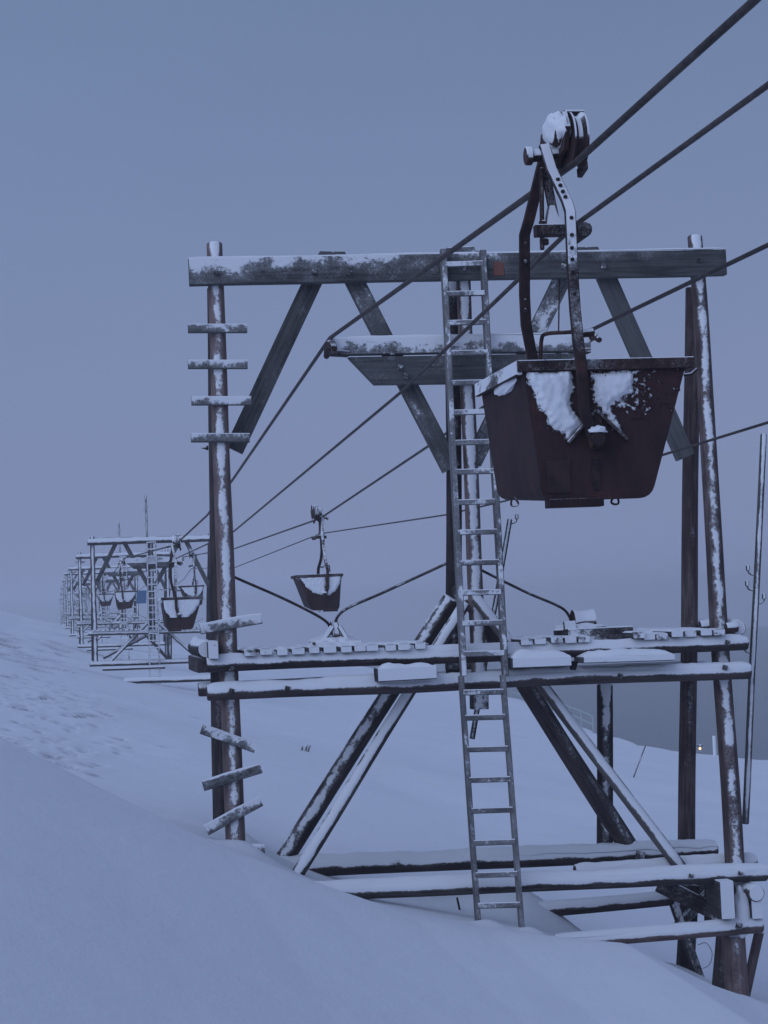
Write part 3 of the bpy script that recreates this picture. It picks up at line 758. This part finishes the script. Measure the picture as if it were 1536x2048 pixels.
h2 = [dsl - Z * .95] + [p - Z * .95 for p in tailL]
rope_mesh('haul_rope', [hL + dh * 3 + Z * .15, hL, PU(1150, 450, uL), PU(800, 786, uL), PU(465, 1065, uL), PB(350, 1118, 45.7)] + sagged(h2, .4),
          .0130, 'twisted haul rope clamped by the near bucket\'s grip, below the thick top cable', near=14)
hR = PU(1536, 845, uR); dh = hR - PU(1325, 910, uR)
h2 = [dsr - Z * .95] + [p - Z * .95 for p in tailR]
rope_mesh('haul_rope', [hR + dh * 3 + Z * .2, hR, PU(1325, 910, uR), PU(1010, 1002, uR), PU(890, 1030, uR), PU(650, 1066, uR), PU(634, 1070, uR), PU(470, 1135, uR), PB(383, 1137, 78)] + sagged(h2, .4),
          .0120, 'thin haul rope passing low behind the near bucket, lowest of the four cables at right')

# ------------------------------------------------------------------ buckets
BN, BC, BF = 10.1, 10.62, 11.14
piv = PB(1097, 322, BC)                           # where the hanger hangs from the carriage
def loc(px, py, b):                               # measured point in the bucket's own axes (right, away, up)
    d = PB(px, py, b) - piv; return Vector((d.dot(U), d.dot(L), d.z))
def make_bucket(mx, seed, label, at, polys=None):
    root = thing('ropeway_bucket', at, label, 'bucket', 'ore buckets hanging on the ropeway')
    def G(v): return at + U * (v.x * mx) + L * v.y + Z * v.z
    BW = Matrix(((U.x, L.x, 0, at.x), (U.y, L.y, 0, at.y), (0, 0, 1, at.z), (0, 0, 0, 1)))
    def bl(name, bm, mat, par=root, snow=0.0, sharp=40):
        if mx < 0:
            for v in bm.verts: v.co.x = -v.co.x
        return build(name, bm, mat, par, BW, snow=snow, sharp=sharp)
    yn, yf = loc(1200, 850, BN).y, loc(1200, 850, BF).y
    # tub section: a round-cornered trapezium pushed from the near end plate to the far one
    tl, tr_, br, bl_ = loc(1045, 722, BN), loc(1374, 727, BN), loc(1303, 996, BN), loc(1086, 1003, BN)
    ztop = (tl.z + tr_.z) / 2; zbot = (br.z + bl_.z) / 2
    def section(inset, zt):
        a, b_ = tl.x + inset, tr_.x - inset; c, d = br.x - inset * .8, bl_.x + inset * .8; zb = zbot + inset
        pts = [Vector((a, 0, zt))]
        def corner(p, q, r_, rad):
            u1, u2 = (p - q).normalized(), (r_ - q).normalized()
            s, e = q + u1 * rad, q + u2 * rad
            return [s.lerp(q, t).lerp(q.lerp(e, t), t) for t in (0, .25, .5, .75, 1)]
        A, B_, C, D = Vector((a, 0, zt)), Vector((b_, 0, zt)), Vector((c, 0, zb)), Vector((d, 0, zb))
        return [A] + corner(A, D, C, .07) + corner(D, C, B_, .07) + [B_]
    bm = bmesh.new()
    so, si = section(0, ztop), section(.014, ztop)
    def lay(sec, y): return [bm.verts.new((p.x, y, p.z + .068 * (y - yn) / (yf - yn) * (ztop - p.z) / (ztop - zbot))) for p in sec]
    yy = [yn + (yf - yn) * k / 6 for k in range(7)]
    O = [lay(so, y) for y in yy]; I = [lay(si, y) for y in [yn + .014] + yy[1:-1] + [yf - .014]]
    n = len(so)
    for k in range(6):
        for i in range(n - 1):
            bm.faces.new((O[k][i], O[k][i + 1], O[k + 1][i + 1], O[k + 1][i]))
            bm.faces.new((I[k][i], I[k + 1][i], I[k + 1][i + 1], I[k][i + 1]))
        for i in (0, n - 1): bm.faces.new((O[k][i], O[k + 1][i], I[k + 1][i], I[k][i]))
    for k, j in ((0, 0), (6, 6)):
        bm.faces.new(O[k]); bm.faces.new(I[k][::-1])
        bm.faces.new((O[k][0], I[k][0], I[k][-1], O[k][-1]))
    bmesh.ops.recalc_face_normals(bm, faces=bm.faces)
    tub = bl('tub', bm, M_TUB, sharp=50)
    def bar(name, p, q, w, t, hint, mat, par, snow=0.0):
        return plank(name, G(p), G(q), w, t, Vector((U * (hint.x * mx) + L * hint.y + Z * hint.z)), mat, par, snow=snow, bev=.004, warp=.002)
    X_, Y_, Z_ = Vector((1, 0, 0)), Vector((0, 1, 0)), Vector((0, 0, 1))
    rz = ztop - .012; e = .012
    # rim: angle bar round the lip
    rim = bar('rim', Vector((tl.x - .03, yn - .014, rz)), Vector((tr_.x + .03, yn - .014, rz)), .060, .028, Z_, M_IRON, tub, -.38)
    bar('rim', Vector((tl.x - .03, yf + .014, rz)), Vector((tr_.x + .03, yf + .014, rz)), .060, .028, Z_, M_IRON, tub, -.2)
    bar('rim', Vector((tl.x - .020, yn + .001, rz - .006)), Vector((tl.x - .020, yf - .001, rz - .006)), .075, .030, Z_, M_IRON, tub, .9)
    bar('rim', Vector((tr_.x + .014, yn + .001, rz)), Vector((tr_.x + .014, yf - .001, rz)), .060, .028, Z_, M_IRON, tub, -.2)
    # bottom plate and tow eyes
    bl_c = loc(1098, 1003, BN); br_c = loc(1207, 1003, BN)
    bar('bottom_plate', Vector((bl_c.x, yn + .04, zbot - .012)), Vector((br_c.x, yn + .04, zbot - .012)), .045, .10, Z_, M_TUB, tub)
    pa, pb = loc(1092, 955, BN), loc(1140, 955, BN)
    for (x0, x1, zc_) in ((pa.x, pb.x, pa.z), (loc(1185, 960, BN).x, loc(1200, 960, BN).x, pa.z + .01)):
        bar('patch_plate', Vector((x0, yn - .003, zc_)), Vector((x1, yn - .003, zc_)), .17, .008, Z_, M_IRON, tub, -.8)
    for (px, sg) in ((1032, -1), (1232, 1)):
        c = loc(px, 1000, 10.62 if sg < 0 else BN); c.y = c.y if sg < 0 else yn + .05; c.z = zbot + (.044 if sg < 0 else .012)
        tube('tow_eye', [G(c + Vector((sg * .01, 0, .01))), G(c + Vector((sg * -.012, 0, -.022))), G(c + Vector((sg * .004, 0, -.036))), G(c + Vector((sg * .028, 0, -.030))), G(c + Vector((sg * .022, 0, .008)))], .006, M_IRON, tub, seg=6, smooth_n=4, snow=-.5)
    # trunnion, its gusset straps
    hub = loc(1196, 878, BN - .06); hub.y = yn
    cyl('trunnion', G(hub + Y_ * .02), G(hub - Y_ * .085), .040, M_IRON, tub, snow=-.55)
    heap_at = G(hub - Y_ * .05 + Z_ * .036)
    o_ = heap('hub_snow', heap_at, .05, .045, .035, tub, seed=seed)
    hub2 = Vector((hub.x, yf, hub.z)); cyl('trunnion', G(hub2 - Y_ * .02), G(hub2 + Y_ * .085), .040, M_IRON, tub, snow=-.3)
    ap = loc(1190, 822, BN); ap.y = yn
    for (px, py) in ((1134, 886), (1252, 880)) if not polys else ():
        q = loc(px, py, BN); q.y = yn
        bar('strap', ap - Y_ * .012, q - Y_ * .012, .045, .018, Y_, M_IRON, tub, -.25)
    bar('strap', ap - Y_ * .010 + Z_ * .02, hub - Y_ * .010 - Z_ * .05, .07, .016, X_, M_IRON, tub, -.5)
    # snow blown against the near end plate, a crust with a ragged edge
    polyA = [(1050, 741), (1141, 741), (1149, 770), (1140, 800), (1146, 822), (1158, 836), (1162, 850), (1134, 886), (1126, 868), (1100, 852), (1084, 824), (1068, 792)]
    polyB = [(1178, 742), (1268, 744), (1252, 790), (1222, 812), (1250, 880), (1244, 876), (1200, 815), (1188, 806)]
    if polys: polyA, polyB = polys
    def sdist(x, z, poly):
        ins = False; dm = 9
        for (x0, z0), (x1, z1) in zip(poly, poly[1:] + poly[:1]):
            if (z0 > z) != (z1 > z) and x < (x1 - x0) * (z - z0) / (z1 - z0) + x0: ins = not ins
            dx, dz = x1 - x0, z1 - z0; t = max(0, min(1, ((x - x0) * dx + (z - z0) * dz) / (dx * dx + dz * dz)))
            dm = min(dm, math.hypot(x - x0 - t * dx, z - z0 - t * dz))
        return dm if ins else -dm
    PA, PB_ = [[(loc(*p, BN).x, loc(*p, BN).z) for p in poly] for poly in (polyA, polyB)]
    sp0, sp1 = loc(1225, 745, BN), loc(1300, 840, BN)
    x0, x1, z0, z1 = tl.x, tr_.x - .03, loc(1130, 895, BN).z, ztop - .045
    st = .0065 if at.length < 20 else .011
    nx, nz = int((x1 - x0) / st), int((z1 - z0) / st)
    def fld(x, z):
        p = Vector((x * 9 + seed, z * 9, seed)); q = Vector((x * 38, z * 38 + seed, 2)); q2 = Vector((x * 70, z * 70 + seed, 5))
        j = .022 * mnoise.noise(p) + .014 * mnoise.noise(q) + .006 * mnoise.noise(q2)
        d = max(sdist(x, z, PA) + j * .8, sdist(x, z, PB_) + j)
        if not polys and x > sp0.x - .03 and z > sp1.z:
            g = 1 - abs(x - (sp0.x + sp1.x) * .5 + .01) / .15
            fall = max(0, min(1, g * 1.5)) * max(0, min(1, (z - sp1.z) / .07))
            d = max(d, (mnoise.noise(q2 * .9) * .5 + mnoise.noise(q) * .7 - .18 - .55 * (1 - fall)) * .03)
        k_ = (ztop - z) / (ztop - zbot)                     # keep to the plate itself
        return min(d, x - lerp(tl.x, bl_.x, k_) - .012, lerp(tr_.x, br.x, k_) - .012 - x)
    bm = bmesh.new(); vg = {}; cov = bm.verts.layers.float.new('cover')
    F_ = [[fld(x0 + i * st, z0 + k * st) for k in range(nz + 1)] for i in range(nx + 1)]
    def vert(i, k):
        if (i, k) not in vg:
            f = F_[i][k]; x, z = x0 + i * st, z0 + k * st
            th = .0012 if f < 0 else min(.030, .0015 + f * .75) * (1 + .35 * mnoise.noise(Vector((x * 22, z * 22, seed + 3))))
            vg[(i, k)] = bm.verts.new((x, yn - th, z)); vg[(i, k)][cov] = f
        return vg[(i, k)]
    for i in range(nx):
        for k in range(nz):
            if max(F_[i][k], F_[i + 1][k], F_[i][k + 1], F_[i + 1][k + 1]) > -.011:
                bm.faces.new((vert(i, k), vert(i + 1, k), vert(i + 1, k + 1), vert(i, k + 1)))
    bl('snow_crust', bm, M_CRUST, tub, sharp=80)
    # snow lying in the tub
    bm = bmesh.new(); bmesh.ops.create_grid(bm, x_segments=18, y_segments=18, size=.5)
    for v in bm.verts:
        a = v.co.x; c = v.co.y
        v.co = Vector((tl.x + .03 + (a + .5) * (tr_.x - tl.x - .06), yn + .03 + (c + .5) * (yf - yn - .06), ztop - .10 + .10 * (1 - 4 * a * a) * (1 - 4 * c * c) + .02 * mnoise.noise(v.co * 6)))
    bl('snow_fill', bm, M_CAP, tub, sharp=80)
    fc = loc(990, 768, BC - .1); k_ = (ztop - fc.z) / (ztop - zbot); fx = lerp(tl.x, bl_.x, k_)
    bm = bmesh.new(); bmesh.ops.create_icosphere(bm, subdivisions=3, radius=1)
    for v in bm.verts:
        n = 1 + .3 * mnoise.noise(v.co * 2 + Vector((seed, 2, 0)))
        v.co = Vector((fx + v.co.x * .022 * n + .12 * v.co.z * .055, fc.y + v.co.y * .26 * n, fc.z + v.co.z * .055 * n))
    bl('face_snow', bm, M_CAP, tub)
    # corner lever on the right
    tube('corner_lever', [G(loc(1368, 750, BN)), G(loc(1382, 748, BN)), G(loc(1394, 738, BN))], .009, M_IRON, tub, seg=6, snow=-.2)
    # carriage with two wheels in line on the track cable
    w1, w2 = loc(1150, 281, BC - .20), loc(1112, 290, BC + .20)
    wr = .152
    def wheel(c):
        bm = bmesh.new()
        prof = [(.18, -.045), (.55, -.032), (.62, -.030), (.80, -.034), (1.0, -.040), (1.0, -.030), (.84, -.012), (.84, .012), (1.0, .030), (1.0, .040), (.80, .034), (.62, .030), (.55, .032), (.18, .045)]
        ring_loft(bm, [[Vector((c.x + z, c.y + wr * q * math.cos(a), c.z + wr * q * math.sin(a))) for a in (2 * math.pi * k / 36 for k in range(36))] for q, z in prof])
        return bl('wheel', bm, M_IRON, car, snow=.12)
    mid = (w1 + w2) / 2
    # side plate of the carriage between wheels and hanger
    bm = bmesh.new()
    out = [(-.30, .02), (-.24, .115), (-.06, .13), (.08, .10), (.24, .10), (.30, .0), (.24, -.09), (.06, -.12), (-.06, -.12), (-.24, -.09)]
    px_ = mid.x - .062
    ra = [Vector((px_ - .014, mid.y + y, mid.z + z)) for y, z in out]; rb_ = [Vector((px_ + .014, mid.y + y, mid.z + z)) for y, z in out]
    ring_loft(bm, [ra, rb_])
    for s_ in (-.16,):
        ring_loft(bm, [[Vector((px_ - .02, mid.y + s_ + .10 * math.cos(a), mid.z + .035 + .10 * math.sin(a))) for a in (k * .3142 for k in range(20))],
                       [Vector((px_ - .055, mid.y + s_ + .085 * math.cos(a), mid.z + .035 + .085 * math.sin(a))) for a in (k * .3142 for k in range(20))]])
    bmesh.ops.recalc_face_normals(bm, faces=bm.faces)
    car = bl('carriage', bm, M_IRON, snow=.30)
    wheel(w1); wheel(w2)
    bm = bmesh.new(); bmesh.ops.create_icosphere(bm, subdivisions=4, radius=1)
    for v in bm.verts:
        n = 1 + .16 * mnoise.noise(v.co * 2.2 + Vector((seed, 0, 0))) + .05 * mnoise.noise(v.co * 7)
        v.co = Vector((px_ - .010 + v.co.x * .070 * n, mid.y - .12 + v.co.y * .17 * n, mid.z + .035 + v.co.z * (.095 if v.co.z > 0 else .10) * n - .10 * (v.co.x + .2) * .3))
    bl('carriage_snow', bm, M_CAP, car)
    cp_ = mid + Vector((.062, 0, .02))
    bar('carriage_strap', cp_ + Vector((-.01, -.26, .03)), cp_ + Vector((-.01, .26, .03)), .05, .012, Z_, M_IRON, car, -.2)
    bar('wheel_guard', w1 + Vector((-.05, .05, wr + .012)), w1 + Vector((.06, .05, wr + .012)), .10, .012, Y_, M_IRON, car, -.1)
    bar('wheel_guard', w1 + Vector((.045, -.02, -wr * .92)), w1 + Vector((.045, .10, -wr * 1.05)), .05, .03, Z_, M_IRON, car, -.5)
    # pivot pin that carries the hanger
    pv = loc(1098, 306, BC - .10); pe = loc(1056, 312, BC - .10); pe.y = pv.y
    cyl('pivot_pin', G(pv + X_ * .06), G(pe + X_ * .02), .036, M_IRON, car, snow=.18)
    cyl('pin_head', G(pe + X_ * .022), G(pe - X_ * .016), .052, M_IRON, car, snow=.35)
    # hanger: two flat bent arms
    def flat_path(name, pts, w, t, snow):
        bm = bmesh.new(); rings = []
        pts = [Vector(p) for p in pts]
        for i, p in enumerate(pts):
            d = (pts[min(i + 1, len(pts) - 1)] - pts[max(i - 1, 0)]).normalized()
            wx = (X_ - d * X_.dot(d)).normalized(); wy = d.cross(wx)
            c = .005
            pr = [(-w + c, -t), (w - c, -t), (w, -t + c), (w, t - c), (w - c, t), (-w + c, t), (-w, t - c), (-w, -t + c)]
            rings.append([p + wx * a + wy * b_ for a, b_ in pr])
        ring_loft(bm, rings)
        for i, p in enumerate(pts[2:-1]):
            pass
        bmesh.ops.recalc_face_normals(bm, faces=bm.faces)
        return bl(name, bm, M_IRON, snow=snow, sharp=35)
    near_pts = [loc(1088, 290, BC - .12), loc(1103, 340, BC - .16), loc(1133, 402, BC - .30), loc(1140, 424, BC - .34), loc(1142, 470, BC - .36), loc(1146, 560, BC - .40),
                loc(1150, 620, BC - .46), loc(1157, 690, BN - .055), loc(1163, 735, BN - .06), loc(1168, 820, BN - .055), loc(1192, 890, BN - .05)]
    na = flat_path('hanger_arm', near_pts, .030, .013, .12); na['snow_along'] = .85
    fa = flat_path('hanger_arm', [loc(1090, 310, BC + .10), loc(1081, 345, BC + .13), loc(1058, 440, BC + .34), loc(1049, 470, BC + .38), loc(1049, 590, BC + .42), loc(1052, 650, BC + .48),
                             loc(1066, 722, BF + .05), loc(1075, 800, BF + .055), loc(1098, 872, BF + .05)], .031, .013, -.45)
    for (px, py, b_) in ((1141, 437, BC - .34), (1142, 471, BC - .36), (1142, 497, BC - .37), (1143, 520, BC - .38), (1144, 545, BC - .39), (1147, 590, BC - .42), (1124, 384, BC - .27), (1129, 395, BC - .29), (1119, 372, BC - .24), (1114, 360, BC - .21)):
        c = loc(px, py, b_); cyl('rivet', G(c - Y_ * .010), G(c - Y_ * .026), .011, M_BOLT, na, seg=8, snow=-.3, bev=.003)
    for (py) in (490, 525, 603, 622):
        c = loc(1049, py, BC + .40); cyl('rivet', G(c - Y_ * .010), G(c - Y_ * .030), .012, M_BOLT, fa, seg=8, snow=.0, bev=.003)
    # grip with its screw, on the haul rope
    g0, g1 = loc(1070, 462, BC - .05), loc(1163, 460, BC - .05); g1.y = g0.y
    grip = bar('grip', g0, g1, .062, .075, Z_, M_IRON, root, -.35)
    jaw = Vector((loc(1154, 450, BC).x, g0.y, g0.z + .0))
    cyl('grip_jaw', G(jaw + Vector((0, -.10, -.01))), G(jaw + Vector((0, .12, -.01))), .045, M_IRON, grip, snow=-.3)
    s0 = loc(1083, 335, BC - .02); s1 = loc(1087, 498, BC - .05); s1.y = s0.y
    cyl('grip_screw', G(s0), G(s1), .013, M_IRON, grip, snow=-.4)
    for dz_ in (.045, -.055):
        c = Vector((loc(1085, 462, BC).x + .002, s0.y, g0.z + dz_)); cyl('screw_nut', G(c - Z_ * .018), G(c + Z_ * .018), .026, M_IRON, grip, seg=6, snow=-.4)
    k0 = loc(1103, 392, BC); k1 = loc(1113, 458, BC); bar('grip_lever', k0 + Z_ * .14 - X_ * .03, k1, .05, .02, X_, M_IRON, grip, -.25)
    bm = bmesh.new(); c = loc(1108, 455, BC - .07)
    a_ = [(-.045, 0), (.05, 0), (.02, .07), (.005, .12), (-.02, .12), (-.035, .06)]
    ring_loft(bm, [[c + Vector((x, -.015, z)) for x, z in a_], [c + Vector((x, .05, z)) for x, z in a_]])
    bmesh.ops.recalc_face_normals(bm, faces=bm.faces)
    bl('grip_fork', bm, M_IRON, grip, snow=.3)
    # latch rod over the rim
    tube('latch_rod', [G(loc(1081, 722, BN + .35)), G(loc(1083, 680, BN + .35)), G(loc(1092, 668, BN + .30)), G(loc(1130, 665, BN + .2)), G(loc(1168, 664, BN + .1)), G(loc(1180, 672, BN + .1))], .011, M_IRON, root, seg=8, smooth_n=5, snow=-.5)
    cyl('latch_catch', G(loc(1160, 668, BN + .1)), G(loc(1188, 664, BN + .1)), .022, M_IRON, root, snow=-.3)
    return root
bk1 = make_bucket(1, 1.3, 'large near rusty bucket hanging from the thick cable in front of the trestle\'s right half', piv)
bkR = None
# left-hand line: copies of the near bucket further along
def place_copy(src, px, py, b_, label):
    c = copy_tree(src); c.location = PB(px, py, b_); c['label'] = label; return c
far_src = make_bucket(1, 5.1, 'rusty snow-faced bucket hanging just left of the near trestle\'s left pole', PB(347, 1092, 45.7),
                     ([(1044, 736), (1156, 736), (1180, 915), (1120, 905), (1080, 850), (1058, 800)], [(1166, 736), (1372, 736), (1335, 810), (1275, 885), (1215, 920), (1178, 915)]))
bkR = make_bucket(-1, 8.7, 'rusty bucket hanging alone against the sky between the left pole and the ladder', PB(640, 1036, 41.0),
                  ([(1048, 736), (1156, 736), (1182, 890), (1140, 880), (1100, 850), (1066, 800)], [(1166, 736), (1362, 736), (1330, 806), (1268, 856), (1215, 880), (1180, 890)]))
place_copy(bkR, 386, 1111, 78.0, 'small bucket half hidden behind the snow-faced one left of the near left pole')
place_copy(far_src, 243, 1126, 84.0, 'small bucket with a white snowed face beside the blue board')
place_copy(far_src, 207, 1149, 122.0, 'smallest dark bucket far down the line, left of the white-faced one')

# ------------------------------------------------------------------ small things about
bx = WM[t2.name]
p = PB(283, 1194, 152.0)
bb = thing('blue_board', p, 'blue rectangular board fixed to a far trestle\'s right pole, beside the white-faced bucket', 'board')
bm = bmesh.new(); bmesh.ops.create_cube(bm, size=1)
for v in bm.verts: v.co = Vector((v.co.x * .74 + v.co.z * .06, v.co.y * .05, v.co.z * .98))
bmesh.ops.bevel(bm, geom=list(bm.edges), offset=.012, segments=1, affect='EDGES')
Rm = Matrix(((U.x, L.x, 0, p.x), (U.y, L.y, 0, p.y), (0, 0, 1, p.z), (0, 0, 0, 1)))
build('panel', bm, M_BLUE, bb, Rm)
for dz in (-.3, .3): plank('batten', p + L * .045 - U * .36 + Z * dz, p + L * .045 + U * .36 + Z * dz, .08, .035, Z, M_GREY, bb)

# logs half drifted over in front of the second trestle
for (x0, y0, x1, y1, b_, lab) in ((246, 1363, 430, 1357, 80, 'snow-topped log lying across the slope at the foot of the second trestle\'s ladder'),):
    a, c = PB(x0, y0, b_), PB(x1, y1, b_)
    g = log('fallen_log', a, c, .11, .10, M_DARK, None, seg=12, snow=.05); tag(g, lab, 'log')
    snow_cap(a, c, .10, .06, g, step=.15)

# stake in the snow on the right
p = hit(1267, 1555); q = ray(1291, 1491); q = q * (p.dot(L) / q.dot(L))
o = log('marker_stake', p - (q - p) * .12, q, .02, .017, M_DARK, None, seg=8, snow=-.3, wob=.01); tag(o, 'thin dark stake leaning to the right in the open snow beyond the trestle', 'stake')
# twig at the near trestle
p = Q(922, 1832, -.2)
o = tube('bent_rod', [p, Q(914, 1795, -.2)], .011, M_IRON, None, seg=6, snow=-.5); tag(o, 'short thin rod poking from the snow hollow left of the ladder foot', 'rod')

# railing along the edge of the slope
def railing(px0, px1, n, back, label, h):
    pts = []
    for k in range(n):
        rr = (lerp(px0, px1, k / (n - 1)) - 105) / 4000
        d = float(edge(np.array([rr]))[0]) * back; pts.append(W3(rr * d, d, gz(d, rr * d)))
    root = thing('railing', pts[0], label, 'railing')
    for a, b_ in zip(pts, pts[1:]):
        for f in (1.0, .5): log('rail', a + Z * h * f, b_ + Z * h * f, .05, .05, M_GREEN, root, seg=6, wob=0)
    for p in pts: log('post', p - Z * .5, p + Z * (h + .03), .05, .05, M_GREEN, root, seg=6, wob=0)
    return root
railing(1024, 1192, 8, 1.0, 'pale metal railing at the edge of the slope, right of the ladder', .95)
railing(915, 1004, 6, 1.0, 'faint short railing at the snow edge seen behind the ladder', 1.2)
# lamp beyond the edge
p = PB(1400, 1497, 100.0)
lp = thing('street_lamp', p - Z * 1.6, 'small lit yellowish lamp on a low post at the edge of the fjord slope', 'lamp')
log('lamp_post', p - Z * 2.4, p - Z * .12, .05, .04, M_DARK, lp, seg=8)
m, nt, b = newmat('lamp_glow'); b.inputs['Emission Color'].default_value = (1, .50, .16, 1); b.inputs['Emission Strength'].default_value = 1.9
b.inputs['Base Color'].default_value = (.8, .7, .5, 1)
bm = bmesh.new(); bmesh.ops.create_uvsphere(bm, u_segments=16, v_segments=10, radius=.065)
build('lamp_globe', bm, m, lp, Matrix.Translation(p))
cyl('lamp_cap', p + Z * .12, p + Z * .2, .16, M_DARK, lp)
p = hit(1430, 1512)
o = log('marker_post', p - Z * .5, p + Z * .95, .09, .08, M_CAP, None, seg=8); tag(o, 'short snow-white post just right of the lit lamp', 'post')

# dead grass and heather tips that stick out of the snow
gr = random.Random(3)
def tuft(px, py, n, h, label, group=None):
    p = hit(px, py); bm = bmesh.new()
    for _ in range(n):
        a = gr.uniform(0, 6.28); lean = gr.uniform(.2, .9) * h; x = Vector((gr.uniform(-1, 1), gr.uniform(-1, 1), 0)) * h * .9
        tip = x + Vector((math.cos(a) * lean, math.sin(a) * lean, h * gr.uniform(.4, 1)))
        pts = [x - Z * .05, x.lerp(tip, .55) + Z * h * .12, tip]
        ring_loft(bm, tube_rings(pts, [.010, .008, .003], 5))
    o = build('grass_tuft', bm, M_GRASS, None, Matrix.Translation(p)); return tag(o, label, 'grass', group)
tuft(608, 1502, 9, .14, 'dark dead tuft poking out of the snow between the left pole and the left braces')
tuft(612, 1362, 4, .35, 'thin twig standing on the snow just above the lower platform beam')

tuft(1360, 1640, 8, .07, 'small grass tips on the snow right of the rear pole') if False else None
# ------------------------------------------------------------------ snowy air
bm = bmesh.new(); bmesh.ops.create_cube(bm, size=1)
for v in bm.verts: v.co = Vector((v.co.x * 2540, v.co.y * 2540, (v.co.z + .5) * 32.5 - 23.5))
m = bpy.data.materials.new('snowy_air'); m.use_nodes = True; nt = m.node_tree
for n in list(nt.nodes): nt.nodes.remove(n)
out = nt.nodes.new('ShaderNodeOutputMaterial'); v = nt.nodes.new('ShaderNodeVolumePrincipled')
v.inputs['Color'].default_value = (.93, .93, .94, 1); v.inputs['Density'].default_value = 0.0011; v.inputs['Anisotropy'].default_value = .0
nt.links.new(v.outputs[0], out.inputs['Volume'])
o = build('haze', bm, m, None, None, smooth=False); o['kind'] = 'stuff'

# ------------------------------------------------------------------ light
gl = (-L * .64 - U * .77)                         # soft glow of thinner cloud, from behind and to the left
SUN_EL, SUN_AZ = R(27), math.atan2(gl.x, gl.y)
w = bpy.data.worlds.new('World'); sc.world = w; w.use_nodes = True; nt = w.node_tree
for n in list(nt.nodes): nt.nodes.remove(n)
out = nt.nodes.new('ShaderNodeOutputWorld'); bg = nt.nodes.new('ShaderNodeBackground')
nt.links.new(bg.outputs[0], out.inputs[0]); bg.inputs[1].default_value = .1
sky = nt.nodes.new('ShaderNodeTexSky'); sky.sky_type = 'NISHITA'; sky.sun_disc = False
sky.sun_elevation = R(3); sky.sun_rotation = SUN_AZ
tc = nt.nodes.new('ShaderNodeTexCoord'); sx = nt.nodes.new('ShaderNodeSeparateXYZ')
nt.links.new(tc.outputs['Generated'], sx.inputs[0])
rp = N(nt, 'ShaderNodeValToRGB'); nt.links.new(sx.outputs[2], rp.inputs[0])
els = rp.color_ramp.elements
els[0].position = 0.0; els[0].color = (.176, .226, .400, 1)
els[1].position = .30; els[1].color = (.134, .192, .335, 1)
e_ = els.new(.12); e_.color = (.170, .222, .388, 1)
e_ = els.new(.62); e_.color = (.192, .254, .452, 1)
cn = NOISE(nt, MAPV(nt, tc.outputs['Generated'], (1, 1, 2.4)), 1.8, 3, .5)
cloud = rp.outputs[0]
cl2 = nt.nodes.new('ShaderNodeVectorMath'); cl2.operation = 'SCALE'
nt.links.new(cloud, cl2.inputs[0]); nt.links.new(MA(nt, 'ADD', 8.3, MA(nt, 'MULTIPLY', cn, 2.4)), cl2.inputs['Scale'])
nt.links.new(MIX(nt, .94, sky.outputs[0], cl2.outputs[0]), bg.inputs[0])
sd = bpy.data.lights.new('cloud_glow', 'SUN'); sd.energy = 1.0; sd.angle = R(60); sd.color = (.62, .74, 1.0)
so = bpy.data.objects.new('cloud_glow', sd); COL.objects.link(so)
sun_dir = Vector((math.sin(SUN_AZ) * math.cos(SUN_EL), math.cos(SUN_AZ) * math.cos(SUN_EL), math.sin(SUN_EL)))
so.rotation_euler = (-sun_dir).to_track_quat('-Z', 'Y').to_euler()

# ------------------------------------------------------------------ render settings
sc.view_settings.view_transform = 'Standard'; sc.view_settings.look = 'None'
sc.view_settings.exposure = .25; sc.view_settings.gamma = 1
sc.cycles.use_denoising = True
sc.cycles.max_bounces = 6; sc.cycles.diffuse_bounces = 3; sc.cycles.volume_bounces = 2
sc.cycles.caustics_reflective = False; sc.cycles.caustics_refractive = False
